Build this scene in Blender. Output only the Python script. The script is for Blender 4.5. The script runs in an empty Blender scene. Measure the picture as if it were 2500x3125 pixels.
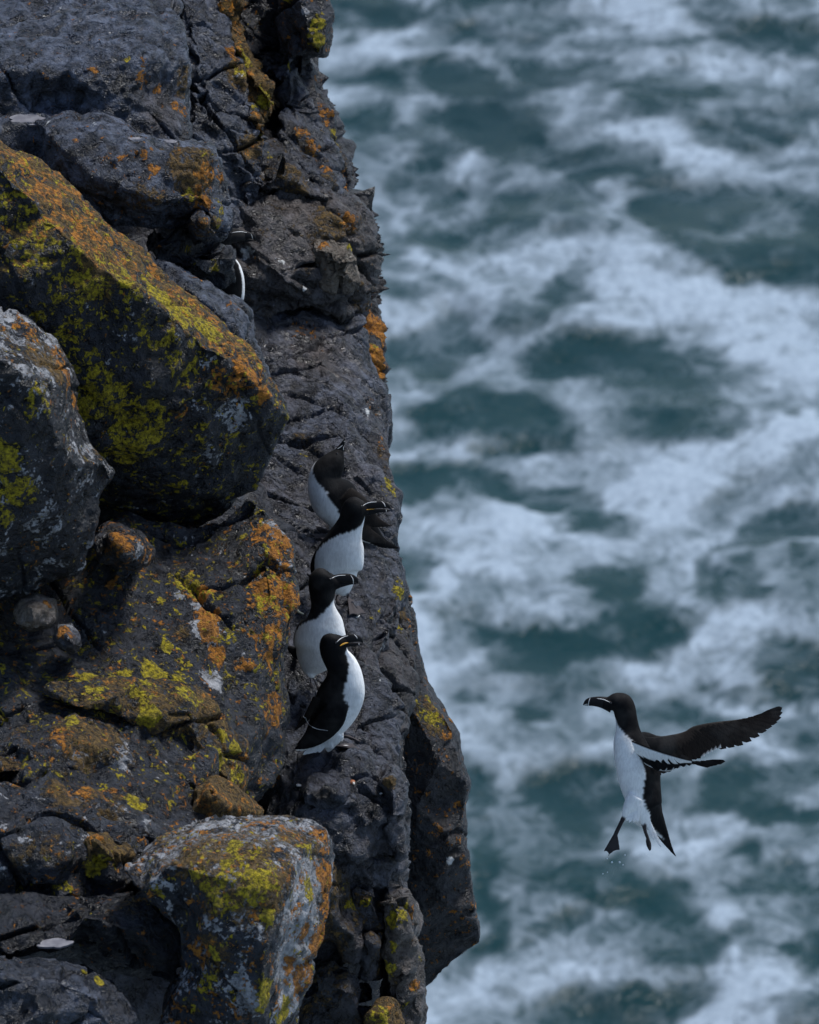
import bpy, math, random
import numpy as np
from mathutils import Vector, Matrix
from mathutils.kdtree import KDTree
from mathutils.bvhtree import BVHTree
from mathutils.geometry import delaunay_2d_cdt

# ------------------------------------------------------------------ camera, world, sun, exposure
scene = bpy.context.scene
R = math.radians
PITCH = R(27.0)            # the photographer looks down from a higher point of the cliff
D0 = 22.0                  # metres to the birds' ledge
FPX = 23760.0              # focal length in photograph pixels (2500 x 3125)
SEA_Z = -27.0
VX = np.array([1.0, 0.0, 0.0])
VF = np.array([0.0, math.cos(PITCH), -math.sin(PITCH)])
VU = np.array([0.0, math.sin(PITCH), math.cos(PITCH)])
CAM = -D0 * VF

cam_data = bpy.data.cameras.new('camera')
cam = bpy.data.objects.new('camera', cam_data)
scene.collection.objects.link(cam)
cam.location = CAM
cam.rotation_euler = (math.pi / 2 - PITCH, 0, 0)
cam_data.sensor_fit = 'VERTICAL'
cam_data.sensor_height = 24.0
cam_data.lens = 24.0 * FPX / 3125.0
cam_data.clip_start = 0.5
cam_data.clip_end = 20000
cam_data.dof.use_dof = True
cam_data.dof.focus_distance = D0 + 0.15
cam_data.dof.aperture_fstop = 6.0
scene.camera = cam

world = bpy.data.worlds.new('World')
scene.world = world
world.use_nodes = True
wn = world.node_tree
wn.nodes.clear()
sky = wn.nodes.new('ShaderNodeTexSky')
sky.sky_type = 'NISHITA'
sky.sun_disc = False
SUN_EL, SUN_AZ = 62.0, 50.0          # azimuth clockwise from +Y (to the right of the view)
sky.sun_elevation = R(SUN_EL)
sky.sun_rotation = R(SUN_AZ)
sky.dust_density = 1.0
sky.air_density = 1.0
bg = wn.nodes.new('ShaderNodeBackground')
bg.inputs['Strength'].default_value = 0.06
wo = wn.nodes.new('ShaderNodeOutputWorld')
wn.links.new(sky.outputs[0], bg.inputs[0])
wn.links.new(bg.outputs[0], wo.inputs[0])

sun_data = bpy.data.lights.new('sun', 'SUN')
sun_data.energy = 1.5
sun_data.angle = R(12)
sun_data.color = (1.0, 0.985, 0.965)
sun = bpy.data.objects.new('sun', sun_data)
scene.collection.objects.link(sun)
sd = Vector((math.sin(R(SUN_AZ)) * math.cos(R(SUN_EL)), math.cos(R(SUN_AZ)) * math.cos(R(SUN_EL)), math.sin(R(SUN_EL))))
sun.rotation_euler = sd.to_track_quat('Z', 'Y').to_euler()
sun.location = (30, 15, 40)

scene.view_settings.view_transform = 'Standard'
scene.view_settings.look = 'None'
scene.view_settings.gamma = 1.0
scene.view_settings.use_curve_mapping = False
scene.view_settings.exposure = 1.28
scene.render.engine = 'CYCLES'
scene.cycles.use_denoising = True
scene.cycles.max_bounces = 6

# ------------------------------------------------------------------ helpers
rng = np.random.RandomState(11)
random.seed(5)
SV = 2500.0 / 1725.0                 # layout unit: 1725 across the photograph, about 1.34 mm at the ledge

def PX(px, py, d):
    """photograph pixel at a depth of D0 + d metres -> world point"""
    px = np.asarray(px, float); py = np.asarray(py, float); d = np.asarray(d, float)
    dep = (D0 + d)[..., None]
    return CAM + dep * (VF + ((px - 1250.0) / FPX)[..., None] * VX + ((1562.5 - py) / FPX)[..., None] * VU)

def PV(x, y, d):
    return PX(np.asarray(x, float) * SV, np.asarray(y, float) * SV, d)

def proj(p):
    """world points -> layout x, y, depth offset"""
    q = p - CAM
    dep = q @ VF
    return (q @ VX / dep * FPX + 1250) / SV, (1562.5 - q @ VU / dep * FPX) / SV, dep - D0

_perm = np.concatenate([rng.permutation(256)] * 3).astype(np.int32)
_g = rng.normal(size=(256, 3)); _g /= np.linalg.norm(_g, axis=1)[:, None]
_g = _g.astype(np.float32)

def pn(p):
    """Perlin noise, about -0.7..0.7"""
    p = np.asarray(p, np.float32)
    i = np.floor(p).astype(np.int32); f = p - i
    w = f * f * f * (f * (f * 6 - 15) + 10)
    i &= 255
    out = np.zeros(len(p), np.float32)
    for dx in (0, 1):
        wx = w[:, 0] if dx else 1 - w[:, 0]
        hx = _perm[i[:, 0] + dx]
        for dy in (0, 1):
            wy = w[:, 1] if dy else 1 - w[:, 1]
            hy = _perm[hx + i[:, 1] + dy]
            for dz in (0, 1):
                wz = w[:, 2] if dz else 1 - w[:, 2]
                g = _g[_perm[hy + i[:, 2] + dz]]
                out += wx * wy * wz * (g[:, 0] * (f[:, 0] - dx) + g[:, 1] * (f[:, 1] - dy) + g[:, 2] * (f[:, 2] - dz))
    return out

def fbm(p, octv=4, gain=0.5, lac=2.03, ridged=False):
    a, s, out = 1.0, 1.0, 0
    for k in range(octv):
        n = pn(p * s + 17.3 * k)
        if ridged:
            n = 0.5 - 2 * np.abs(n)
        out = out + a * n
        a *= gain; s *= lac
    return out

_cell = rng.uniform(0, 1, size=(256, 3)).astype(np.float32)
_cellv = rng.normal(size=(256, 4)).astype(np.float32)

def worley(p):
    """F1, F2, vector to nearest seed, per-cell random 4-vector"""
    p = np.asarray(p, np.float32)
    b = np.floor(p).astype(np.int32); f = p - b
    n = len(p)
    F1 = np.full(n, 9, np.float32); F2 = np.full(n, 9, np.float32)
    best = np.zeros((n, 3), np.float32); cid = np.zeros(n, np.int32)
    for dx in (-1, 0, 1):
        hx = _perm[(b[:, 0] + dx) & 255]
        for dy in (-1, 0, 1):
            hy = _perm[hx + ((b[:, 1] + dy) & 255)]
            for dz in (-1, 0, 1):
                h = _perm[hy + ((b[:, 2] + dz) & 255)]
                v = _cell[h] + np.array([dx, dy, dz], np.float32) - f
                d = np.sqrt((v * v).sum(1))
                m = d < F1
                F2 = np.where(m, F1, np.minimum(F2, d))
                best[m] = v[m]; cid[m] = h[m]
                F1 = np.where(m, d, F1)
    return F1, F2, best, _cellv[cid]

_val = rng.uniform(-1, 1, size=256).astype(np.float32)
_rot = np.linalg.qr(np.random.RandomState(3).normal(size=(3, 3)))[0]

def facet(p):
    """piecewise linear lattice noise: flat facets meeting at sharp edges, -1..1"""
    p = np.asarray(p @ _rot, np.float32)
    i = np.floor(p).astype(np.int32); f = p - i
    o = np.argsort(-f, axis=1); fs = np.take_along_axis(f, o, 1)
    w = np.stack([1 - fs[:, 0], fs[:, 0] - fs[:, 1], fs[:, 1] - fs[:, 2], fs[:, 2]], 1)
    cur = i & 255; rows = np.arange(len(p)); out = np.zeros(len(p), np.float32)
    for k in range(4):
        h = _perm[_perm[_perm[cur[:, 0]] + cur[:, 1]] + cur[:, 2]]
        out += w[:, k] * _val[h]
        if k < 3:
            cur = cur.copy(); cur[rows, o[:, k]] = (cur[rows, o[:, k]] + 1) & 255
    return out

def sstep(a, b, x):
    t = np.clip((x - a) / (b - a), 0, 1)
    return t * t * (3 - 2 * t)

def link(o, parent=None):
    scene.collection.objects.link(o)
    if parent is not None:
        o.parent = parent
    return o

def tag(o, label=None, cat=None, group=None, kind=None):
    if label: o['label'] = label
    if cat: o['category'] = cat
    if group: o['group'] = group
    if kind: o['kind'] = kind
    return o

def mesh_from(name, verts, faces, smooth=True):
    me = bpy.data.meshes.new(name)
    me.from_pydata([tuple(map(float, v)) for v in verts], [], [tuple(map(int, f)) for f in faces])
    me.update()
    if smooth:
        me.polygons.foreach_set('use_smooth', np.ones(len(me.polygons), bool))
    return me

def get_co(me):
    a = np.empty(len(me.vertices) * 3, np.float32); me.vertices.foreach_get('co', a); return a.reshape(-1, 3).astype(np.float64)

def set_co(me, co):
    me.vertices.foreach_set('co', np.ascontiguousarray(co, np.float32).ravel()); me.update()

def get_no(me):
    a = np.empty(len(me.vertices) * 3, np.float32); me.vertex_normals.foreach_get('vector', a); return a.reshape(-1, 3).astype(np.float64)

def set_attr(me, name, rgba):
    at = me.attributes.new(name, 'FLOAT_COLOR', 'POINT')
    at.data.foreach_set('color', np.ascontiguousarray(rgba, np.float32).ravel())

def edges_np(me):
    a = np.empty(len(me.edges) * 2, np.int32); me.edges.foreach_get('vertices', a); return a.reshape(-1, 2)

def relax(me, it, lam=0.5):
    co = get_co(me); e = edges_np(me); n = len(co)
    cnt = np.bincount(e.ravel(), minlength=n)[:, None]
    for _ in range(it):
        s = np.stack([np.bincount(e[:, 0], co[e[:, 1], k], n) + np.bincount(e[:, 1], co[e[:, 0], k], n) for k in range(3)], 1)
        co = co + lam * (s / np.maximum(cnt, 1) - co)
    set_co(me, co)

def voxel(me, size, adapt=0.0):
    o = bpy.data.objects.new('tmp', me); scene.collection.objects.link(o)
    m = o.modifiers.new('r', 'REMESH'); m.mode = 'VOXEL'; m.voxel_size = size; m.adaptivity = adapt; m.use_smooth_shade = True
    dg = bpy.context.evaluated_depsgraph_get()
    out = bpy.data.meshes.new_from_object(o.evaluated_get(dg))
    bpy.data.objects.remove(o); bpy.data.meshes.remove(me)
    return out

def drop_rear(me, limit=0.42):
    """leave out the faces buried in the cliff behind: those turned well away from the sea side"""
    n = len(me.polygons)
    nr = np.empty(n * 3, np.float32); me.polygons.foreach_get('normal', nr); nr = nr.reshape(-1, 3)
    tot = np.empty(n, np.int32); me.polygons.foreach_get('loop_total', tot)
    li = np.empty(len(me.loops), np.int32); me.loops.foreach_get('vertex_index', li)
    if (tot != 4).any(): return me
    q = li.reshape(-1, 4)[nr @ VF.astype(np.float32) < limit]
    used, inv = np.unique(q.ravel(), return_inverse=True)
    co = get_co(me)[used]; f = inv.reshape(-1, 4).astype(np.int32)
    m = bpy.data.meshes.new(me.name)
    m.vertices.add(len(co)); m.vertices.foreach_set('co', co.astype(np.float32).ravel())
    m.loops.add(f.size); m.loops.foreach_set('vertex_index', f.ravel())
    m.polygons.add(len(f)); m.polygons.foreach_set('loop_start', np.arange(0, f.size, 4, dtype=np.int32))
    m.polygons.foreach_set('use_smooth', np.ones(len(f), bool))
    m.update(calc_edges=True); m.validate()
    bpy.data.meshes.remove(me)
    return m

# ------------------------------------------------------------------ material helpers
class NT:
    def __init__(self, name):
        self.m = bpy.data.materials.new(name); self.m.use_nodes = True
        self.t = self.m.node_tree; self.t.nodes.clear()
        self.out = self.n('ShaderNodeOutputMaterial'); self.b = self.n('ShaderNodeBsdfPrincipled')
        self.t.links.new(self.b.outputs[0], self.out.inputs[0])
    def n(self, kind, **kw):
        x = self.t.nodes.new(kind)
        for k, v in kw.items(): setattr(x, k, v)
        return x
    def put(self, sock, v):
        if isinstance(v, bpy.types.NodeSocket): self.t.links.new(v, sock)
        else: sock.default_value = v
    def math(self, op, a, b=0.0, c=None, clamp=False):
        x = self.n('ShaderNodeMath', operation=op, use_clamp=clamp)
        self.put(x.inputs[0], a); self.put(x.inputs[1], b)
        if c is not None: self.put(x.inputs[2], c)
        return x.outputs[0]
    def mix(self, f, a, b):
        x = self.n('ShaderNodeMix', data_type='RGBA')
        self.put(x.inputs[0], f); self.put(x.inputs[6], a if isinstance(a, bpy.types.NodeSocket) else (*a, 1)); self.put(x.inputs[7], b if isinstance(b, bpy.types.NodeSocket) else (*b, 1))
        return x.outputs[2]
    def noise(self, vec, scale, detail=4, rough=0.55, dist=0.0, lac=2.0):
        x = self.n('ShaderNodeTexNoise')
        self.put(x.inputs['Vector'], vec); x.inputs['Scale'].default_value = scale; x.inputs['Detail'].default_value = detail
        x.inputs['Roughness'].default_value = rough; x.inputs['Distortion'].default_value = dist; x.inputs['Lacunarity'].default_value = lac
        return x.outputs[0]
    def voro(self, vec, scale, feature='F1', rnd=1.0):
        x = self.n('ShaderNodeTexVoronoi', feature=feature)
        self.put(x.inputs['Vector'], vec); x.inputs['Scale'].default_value = scale; x.inputs['Randomness'].default_value = rnd
        return x
    def ramp(self, v, a, b, lo=0.0, hi=1.0, smooth=True):
        x = self.n('ShaderNodeMapRange', interpolation_type='SMOOTHSTEP' if smooth else 'LINEAR')
        self.put(x.inputs[0], v); self.put(x.inputs[1], a); self.put(x.inputs[2], b); self.put(x.inputs[3], lo); self.put(x.inputs[4], hi)
        return x.outputs[0]
    def attr(self, name):
        x = self.n('ShaderNodeAttribute', attribute_name=name)
        s = self.n('ShaderNodeSeparateColor'); self.t.links.new(x.outputs['Color'], s.inputs[0])
        return s.outputs[0], s.outputs[1], s.outputs[2], x.outputs['Alpha'], x.outputs['Color']
    def bump(self, h, strength, dist, normal=None):
        x = self.n('ShaderNodeBump'); self.put(x.inputs['Height'], h)
        x.inputs['Strength'].default_value = strength; x.inputs['Distance'].default_value = dist
        if normal is not None: self.t.links.new(normal, x.inputs['Normal'])
        return x.outputs[0]

def rock_material():
    N = NT('lichen_covered_basalt')
    geo = N.n('ShaderNodeNewGeometry'); pos = geo.outputs['Position']
    o_, y_, p_, b_, _c = N.attr('lichen')
    g_, l_, w_, s_, _c2 = N.attr('rockcol')
    n1 = N.noise(pos, 4.0, 5, 0.6); n2 = N.noise(pos, 22.0, 6, 0.65, 0.4); n3 = N.noise(pos, 90.0, 5, 0.65)
    n4 = N.noise(pos, 13.0, 8, 0.72, 0.8)
    dark = N.mix(N.ramp(n2, 0.36, 0.66), (0.0012, 0.0015, 0.0024), (0.0100, 0.0124, 0.0190))
    grey = N.mix(N.ramp(n2, 0.33, 0.68), (0.015, 0.0190, 0.029), (0.108, 0.130, 0.182))
    base = N.mix(N.math('MULTIPLY', l_, N.ramp(n4, 0.36, 0.60), clamp=True), dark, grey)
    brown = N.mix(N.ramp(n4, 0.35, 0.65), (0.014, 0.011, 0.0105), (0.105, 0.082, 0.070))
    base = N.mix(N.math('MULTIPLY', w_, N.ramp(n1, 0.34, 0.62, 0.25, 1.0), clamp=True), base, brown)
    tan = N.mix(N.ramp(n4, 0.34, 0.66), (0.075, 0.060, 0.044), (0.25, 0.21, 0.16))
    base = N.mix(s_, base, tan)
    # fine light and dark grit; the light grains also paint in specular sparkle
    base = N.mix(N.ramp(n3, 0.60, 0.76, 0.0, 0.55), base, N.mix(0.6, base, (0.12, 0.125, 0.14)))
    base = N.mix(N.ramp(n3, 0.44, 0.30, 0.0, 0.85), base, (0.008, 0.008, 0.010))
    # crusts: density attribute against a patch noise; each crust has its own offset
    def patch(dens, scale, off, soft=0.07, rough=0.62, fine=90.0):
        mp = N.n('ShaderNodeMapping'); N.put(mp.inputs['Vector'], pos); mp.inputs['Location'].default_value = off
        a = N.noise(mp.outputs[0], scale, 7, rough, 0.6)
        fn = N.noise(mp.outputs[0], fine, 4, 0.6)
        a = N.math('ADD', a, N.math('MULTIPLY', N.math('SUBTRACT', fn, 0.5), 0.55))
        a = N.ramp(a, 0.24, 0.76, 0.0, 1.0, False)
        th = N.math('SUBTRACT', 1.0, dens)
        return N.ramp(N.math('SUBTRACT', a, th), 0.0, soft), a
    mp_, ap = patch(p_, 15.0, (3, 7, 1), 0.10)
    pale = N.mix(N.ramp(n2, 0.35, 0.65), (0.16, 0.163, 0.172), (0.42, 0.43, 0.45))
    col = N.mix(N.math('MULTIPLY', mp_, 0.92), base, pale)
    mb_, ab = patch(b_, 11.0, (1, 2, 9), 0.22, 0.72)
    film = N.mix(N.ramp(n3, 0.35, 0.66), (0.040, 0.025, 0.007), (0.22, 0.128, 0.026))
    col = N.mix(N.math('MULTIPLY', mb_, 0.88), col, film)
    mo_, ao = patch(o_, 30.0, (5, 1, 4), 0.10)
    oc = N.mix(N.ramp(n3, 0.32, 0.66), (0.17, 0.060, 0.006), (0.60, 0.235, 0.018))
    col = N.mix(N.math('MULTIPLY', mo_, 0.93), col, oc)
    my_, ay = patch(y_, 27.0, (8, 3, 2), 0.10)
    yc = N.mix(N.ramp(n3, 0.34, 0.66), (0.10, 0.080, 0.003), (0.56, 0.44, 0.010))
    col = N.mix(N.math('MULTIPLY', my_, 0.95), col, yc)
    mg_, ag = patch(g_, 30.0, (2, 6, 6), 0.16)
    col = N.mix(N.math('MULTIPLY', mg_, 0.92), col, (0.62, 0.63, 0.62))
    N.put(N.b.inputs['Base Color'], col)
    crust = N.math('MAXIMUM', N.math('MAXIMUM', mo_, my_), mb_)
    rough = N.ramp(n2, 0.32, 0.68, 0.20, 0.52)
    N.put(N.b.inputs['Roughness'], N.math('MAXIMUM', rough, N.math('MULTIPLY', crust, 0.9)))
    N.b.inputs['Specular IOR Level'].default_value = 0.5
    # relief below the size of the mesh: pits, grain, small cracks, raised crust
    n5 = N.noise(pos, 42.0, 3, 0.5, 1.0)
    pits = N.ramp(n5, 0.60, 0.70, 0.0, -0.6)
    h = N.math('ADD', N.math('MULTIPLY', n2, 1.0), N.math('MULTIPLY', n3, 0.42))
    h = N.math('ADD', h, pits)
    h = N.math('ADD', h, N.math('MULTIPLY', N.math('MULTIPLY', crust, n3), 0.65))
    N.put(N.b.inputs['Normal'], N.bump(h, 1.0, 0.028))
    return N.m

def simple_mat(name, col, rough=0.5, var=0.25, scale=60.0, bump=0.002, spec=0.5, coat=0.0):
    N = NT(name)
    geo = N.n('ShaderNodeNewGeometry'); pos = geo.outputs['Position']
    n = N.noise(pos, scale, 5, 0.6)
    c = N.mix(N.ramp(n, 0.3, 0.7), tuple(x * (1 - var) for x in col), tuple(min(1, x * (1 + var)) for x in col))
    N.put(N.b.inputs['Base Color'], c); N.b.inputs['Roughness'].default_value = rough
    N.b.inputs['Specular IOR Level'].default_value = spec; N.b.inputs['Coat Weight'].default_value = coat
    if bump: N.put(N.b.inputs['Normal'], N.bump(n, 0.6, bump))
    return N.m

def plumage_material():
    N = NT('plumage')
    tc = N.n('ShaderNodeTexCoord')
    *_x, col = N.attr('plumage')
    mp = N.n('ShaderNodeMapping'); N.put(mp.inputs['Vector'], tc.outputs['Object']); mp.inputs['Scale'].default_value = (1, 1, 0.3)
    n = N.noise(mp.outputs[0], 190.0, 4, 0.6, 0.5); n2 = N.noise(tc.outputs['Object'], 22.0, 4, 0.55)
    c = N.mix(N.ramp(n, 0.35, 0.65, 0.0, 0.30), col, N.mix(0.45, col, (0.0, 0.0, 0.0)))
    n6 = N.noise(tc.outputs['Object'], 9.0, 3, 0.6)
    c = N.mix(N.ramp(n2, 0.48, 0.72, 0.0, 0.30), c, N.mix(0.5, c, (0.05, 0.045, 0.04)))
    c = N.mix(N.ramp(n6, 0.46, 0.66, 0.0, 0.34), c, N.mix(0.55, c, (0.10, 0.095, 0.09)))
    N.put(N.b.inputs['Base Color'], c); N.b.inputs['Roughness'].default_value = 0.72
    N.b.inputs['Specular IOR Level'].default_value = 0.12
    N.put(N.b.inputs['Normal'], N.bump(N.math('ADD', n, N.math('MULTIPLY', n2, 0.6)), 0.45, 0.003))
    return N.m

def sea_material():
    N = NT('sea_water')
    geo = N.n('ShaderNodeNewGeometry'); pos = geo.outputs['Position']
    f_, t_, a_, _a, _c = N.attr('foam')
    mp = N.n('ShaderNodeMapping'); N.put(mp.inputs['Vector'], pos); mp.inputs['Scale'].default_value = (1, 0.75, 1)
    n1 = N.noise(mp.outputs[0], 2.0, 5, 0.52, 2.6); n2 = N.noise(mp.outputs[0], 11.0, 5, 0.6, 0.5)
    lace = N.ramp(N.math('ABSOLUTE', N.math('SUBTRACT', n1, 0.5)), 0.0, 0.11, 0.30, -0.10)
    v = N.math('ADD', f_, N.math('MULTIPLY', N.math('SUBTRACT', n1, 0.5), 0.50))
    v = N.math('ADD', v, N.math('MULTIPLY', N.math('SUBTRACT', n2, 0.5), 0.16))
    v = N.math('ADD', v, N.math('MULTIPLY', lace, 0.42))
    foam = N.math('POWER', N.ramp(v, 0.10, 1.04, 0.0, 1.0, False), 2.0)
    water = N.mix(t_, (0.002, 0.017, 0.021), (0.001, 0.026, 0.028))
    col = N.mix(foam, water, N.mix(N.ramp(n2, 0.3, 0.7), (0.25, 0.315, 0.38), (0.34, 0.415, 0.49)))
    N.put(N.b.inputs['Base Color'], col)
    N.put(N.b.inputs['Roughness'], N.ramp(foam, 0, 1, 0.22, 0.85, False)); N.b.inputs['IOR'].default_value = 1.333; N.b.inputs['Specular IOR Level'].default_value = 0.3
    N.put(N.b.inputs['Normal'], N.bump(n2, 0.35, 0.08))
    return N.m

M_ROCK = rock_material()
M_PLUM = plumage_material()
M_SEA = sea_material()
M_BILL = simple_mat('bill_horn', (0.004, 0.004, 0.005), 0.52, 0.3, 300, 0.0006, 0.18)
M_STRIPE = simple_mat('white_bill_line', (0.80, 0.80, 0.78), 0.6, 0.05, 200, 0)
M_GAPE = simple_mat('yellow_gape', (0.62, 0.30, 0.02), 0.4, 0.15, 200, 0)
M_EYE = simple_mat('dark_eye', (0.012, 0.008, 0.006), 0.08, 0.1, 100, 0, 0.6, 0.5)
M_FOOT = simple_mat('foot_skin', (0.040, 0.036, 0.038), 0.45, 0.4, 240, 0.001)

# ------------------------------------------------------------------ rocks
ROCK_BVH = {}

def build_rock_mesh(name, outline, inner, T, back, vox, creases=()):
    pts = [tuple(p) for p in outline] + [tuple(p) for p in inner]
    n = len(outline)
    v2 = [Vector((p[0], p[1])) for p in pts]
    ed = [(a, b) for cr in creases for a, b in zip(cr[:-1], cr[1:])]
    vo, eo, fo, ov, oe, of = delaunay_2d_cdt(v2, ed, [list(range(n))], 1, 1e-3)
    xy = np.array([(v.x, v.y) for v in vo]); P = np.array([(p[0], p[1]) for p in pts]); Dv = np.array([p[2] for p in pts])
    d = np.empty(len(xy))
    for i, src in enumerate(ov):
        if src: d[i] = Dv[src[0]]
        else:
            w = 1 / (np.hypot(*(P - xy[i]).T) + 1e-6) ** 2; d[i] = (w * Dv).sum() / w.sum()
    front = PV(xy[:, 0], xy[:, 1], d)
    c = P[:n].mean(0); dm = Dv[:n].max()
    bxy = c + (xy - c) * back
    rear = PV(bxy[:, 0], bxy[:, 1], np.maximum(d + 0.6 * T, dm + T * 0.5 + (d - dm) * 0.25 + T * 0.5))
    m = len(xy)
    faces = []
    cnt = {}
    for f in fo:
        f = list(f)
        a = xy[f[1]] - xy[f[0]]; b = xy[f[2]] - xy[f[0]]
        if a[0] * b[1] - a[1] * b[0] > 0: f = f[::-1]
        faces.append(f); faces.append([i + m for i in f[::-1]])
        for i in range(3):
            e = (f[i], f[(i + 1) % 3]); cnt[e] = 1
    for (a, b) in list(cnt):
        if (b, a) not in cnt:
            faces.append([b, a, a + m, b + m])
    me = mesh_from(name, np.vstack([front, rear]), faces, False)
    return drop_rear(voxel(me, vox))

def shape_rock(me, amp=1.0, chisel=1.0, crack=1.0, fine=1.0, strata=None, seed=0.0, smooth=1, scale=1.0):
    relax(me, smooth)
    co = get_co(me); no = get_no(me)
    p = (co + seed * 3.17) * scale
    q = p
    if strata is not None:                      # squeeze space along the bedding normal: layered breakage
        sn = np.array(strata[:3], float); sn /= np.linalg.norm(sn)
        q = p + (p @ sn)[:, None] * sn * strata[3]
    warp = np.stack([pn(q * 2.6 + 5), pn(q * 2.6 + 25), pn(q * 2.6 + 45)], 1) * 0.13
    qw = q + warp
    h = amp * 0.026 * fbm(p * 2.3, 3)
    if chisel:
        h = h + chisel * (0.026 * facet(qw * 4.6) + 0.0170 * facet(qw * 10.5 + 7) + 0.0085 * facet((q + warp * 0.4) * 24.0 + 3) + 0.0038 * facet(q * 52.0 + 1))
    if strata is not None:                      # stepped breakage along the bedding
        sn = np.array(strata[:3], float); sn /= np.linalg.norm(sn)
        t = (p @ sn) * 11.0 + 1.5 * pn(p * 1.7 + 8) + 0.25 * pn(p * 7.0)
        fr = t - np.floor(t); k2 = _val[(np.floor(t).astype(int) * 5 + 3) & 255]
        h = h + 0.016 * (k2 + 0.6 * (fr - 0.5)) * sstep(-0.15, 0.2, pn(p * 2.2 + 90)) - 0.016 * (1 - sstep(0.0, 0.09, np.minimum(fr, 1 - fr)))
    if crack:
        for k, nn in enumerate(((0.80, 0.35, 0.50), (-0.35, 0.55, 0.76), (0.25, -0.85, 0.46))):
            nn = np.array(nn) / np.linalg.norm(nn)
            t = (p @ nn) * (3.4 + 1.1 * k) + 0.55 * pn(p * 1.6 + 11 * k) + 0.10 * pn(p * 9.0 + k)
            a = np.abs(t - np.round(t)) / (3.4 + 1.1 * k)
            on = sstep(-0.04, 0.16, pn(p * 1.9 + 31 * k + 4))
            wd = 0.006 + 0.007 * np.clip(pn(p * 5.0 + 3 * k) + 0.3, 0, 1)
            h = h - crack * 0.044 * on * (1 - sstep(0.25, 1.0, a / wd))
            h = h + crack * 0.010 * on * (_val[(np.round(t).astype(int) * 7 + 13 * k) & 255])
    h = h + fine * (0.0075 * fbm(q * 14.0, 4, 0.62) - 0.0060 * np.clip(pn(q * 36.0) - 0.10, 0, 1) * 3 - 0.010 * np.clip(pn(q * 12.0 + 50) - 0.22, 0, 1) * 3)
    co = co + no * h[:, None]
    set_co(me, co)

def paint_rock(me, base, spots):
    """crust and colour densities at the vertices: base = dict of densities, spots = (kind, x, y, radius, strength)"""
    co = get_co(me); no = get_no(me)
    x, y, d = proj(co)
    keys = 'oypbglws'
    D = {k: np.full(len(co), float(base.get(k, 0.0)) * (1.75 if k in 'oyb' else 1.0)) for k in keys}
    up = no[:, 2]
    for k in 'oybpl':
        if k + '_up' in base:
            D[k] += base[k + '_up'] * sstep(0.15, 0.85, up)
    wob = 1 + 0.5 * pn(co * 9.0) + 0.4 * pn(co * 24.0)
    for sp in spots:
        k, sx, sy, r = sp[:4]; st = sp[4] if len(sp) > 4 else 0.75
        e = np.hypot(x - sx, y - sy)
        near = e < 7
        i = np.where(near)[0][np.argmin(d[near])] if near.any() else int(np.argmin(e))
        dist = np.sqrt(((co - co[i]) ** 2).sum(1)) / (r * 0.00134 * (1.3 if k in 'oyb' else 1.0))
        D[k] = np.maximum(D[k], st * (1 - sstep(0.30, 1.45, dist * wob)))
    set_attr(me, 'lichen', np.clip(np.stack([D['o'], D['y'], D['p'], D['b']], 1), 0, 1))
    set_attr(me, 'rockcol', np.clip(np.stack([D['g'], D['l'], D['w'], D['s']], 1), 0, 1))

BASINS = {}
def carve_basin(me, x, y, rx, ry, name):
    """hollow that holds water: flat floor below the water line, a rim around it"""
    co = get_co(me); sx, sy, d = proj(co); e = np.hypot(sx - x, sy - y); near = e < 9
    i = np.where(near)[0][np.argmin(d[near])]
    c = co[i].copy(); z0 = c[2]
    rr = np.sqrt(((co[:, 0] - c[0]) / rx) ** 2 + ((co[:, 1] - c[1]) / ry) ** 2) * (1 + 0.35 * pn(co * 14.0))
    near = (np.abs(co[:, 2] - z0) < 0.12) & (rr < 1.7)
    t = sstep(1.0, 1.7, rr)
    z = np.where(rr < 1.0, np.minimum(co[:, 2], z0 - 0.012 * (1 - sstep(0.75, 1.0, rr)) - 0.001), co[:, 2] * t + np.maximum(co[:, 2], z0 + 0.004) * (1 - t))
    co[near, 2] = z[near]
    set_co(me, co)
    BASINS[name] = (c, rx, ry)

def rock(name, outline, inner=(), T=0.5, back=0.85, vox=0.0065, creases=(), base=None, spots=(), label=None, cat='rock', parent=None, kind=None, key=None, group=None, basins=(), **kw):
    me = build_rock_mesh(name, outline, inner, T, back, vox * 1.14, creases)
    shape_rock(me, **kw)
    for bs in basins: carve_basin(me, *bs)
    paint_rock(me, base or {}, spots)
    co = get_co(me)
    if key: ROCK_BVH[key] = BVHTree.FromPolygons([Vector(c) for c in co], [tuple(p.vertices) for p in me.polygons])
    c = co.mean(0); c[2] = co[:, 2].min()
    set_co(me, co - c)
    me.name = name
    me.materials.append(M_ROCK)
    o = link(bpy.data.objects.new(name, me))
    o.location = c
    if parent is not None:
        o.parent = parent; o.matrix_parent_inverse = Matrix.Translation(-parent.location)
        if label: o['label'] = label
    else:
        tag(o, label, cat if kind is None else None, group, kind)
    return o

STR = (0.55, 0.35, 0.75, 2.2)      # bedding of the upper cliff dips to the right

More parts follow.
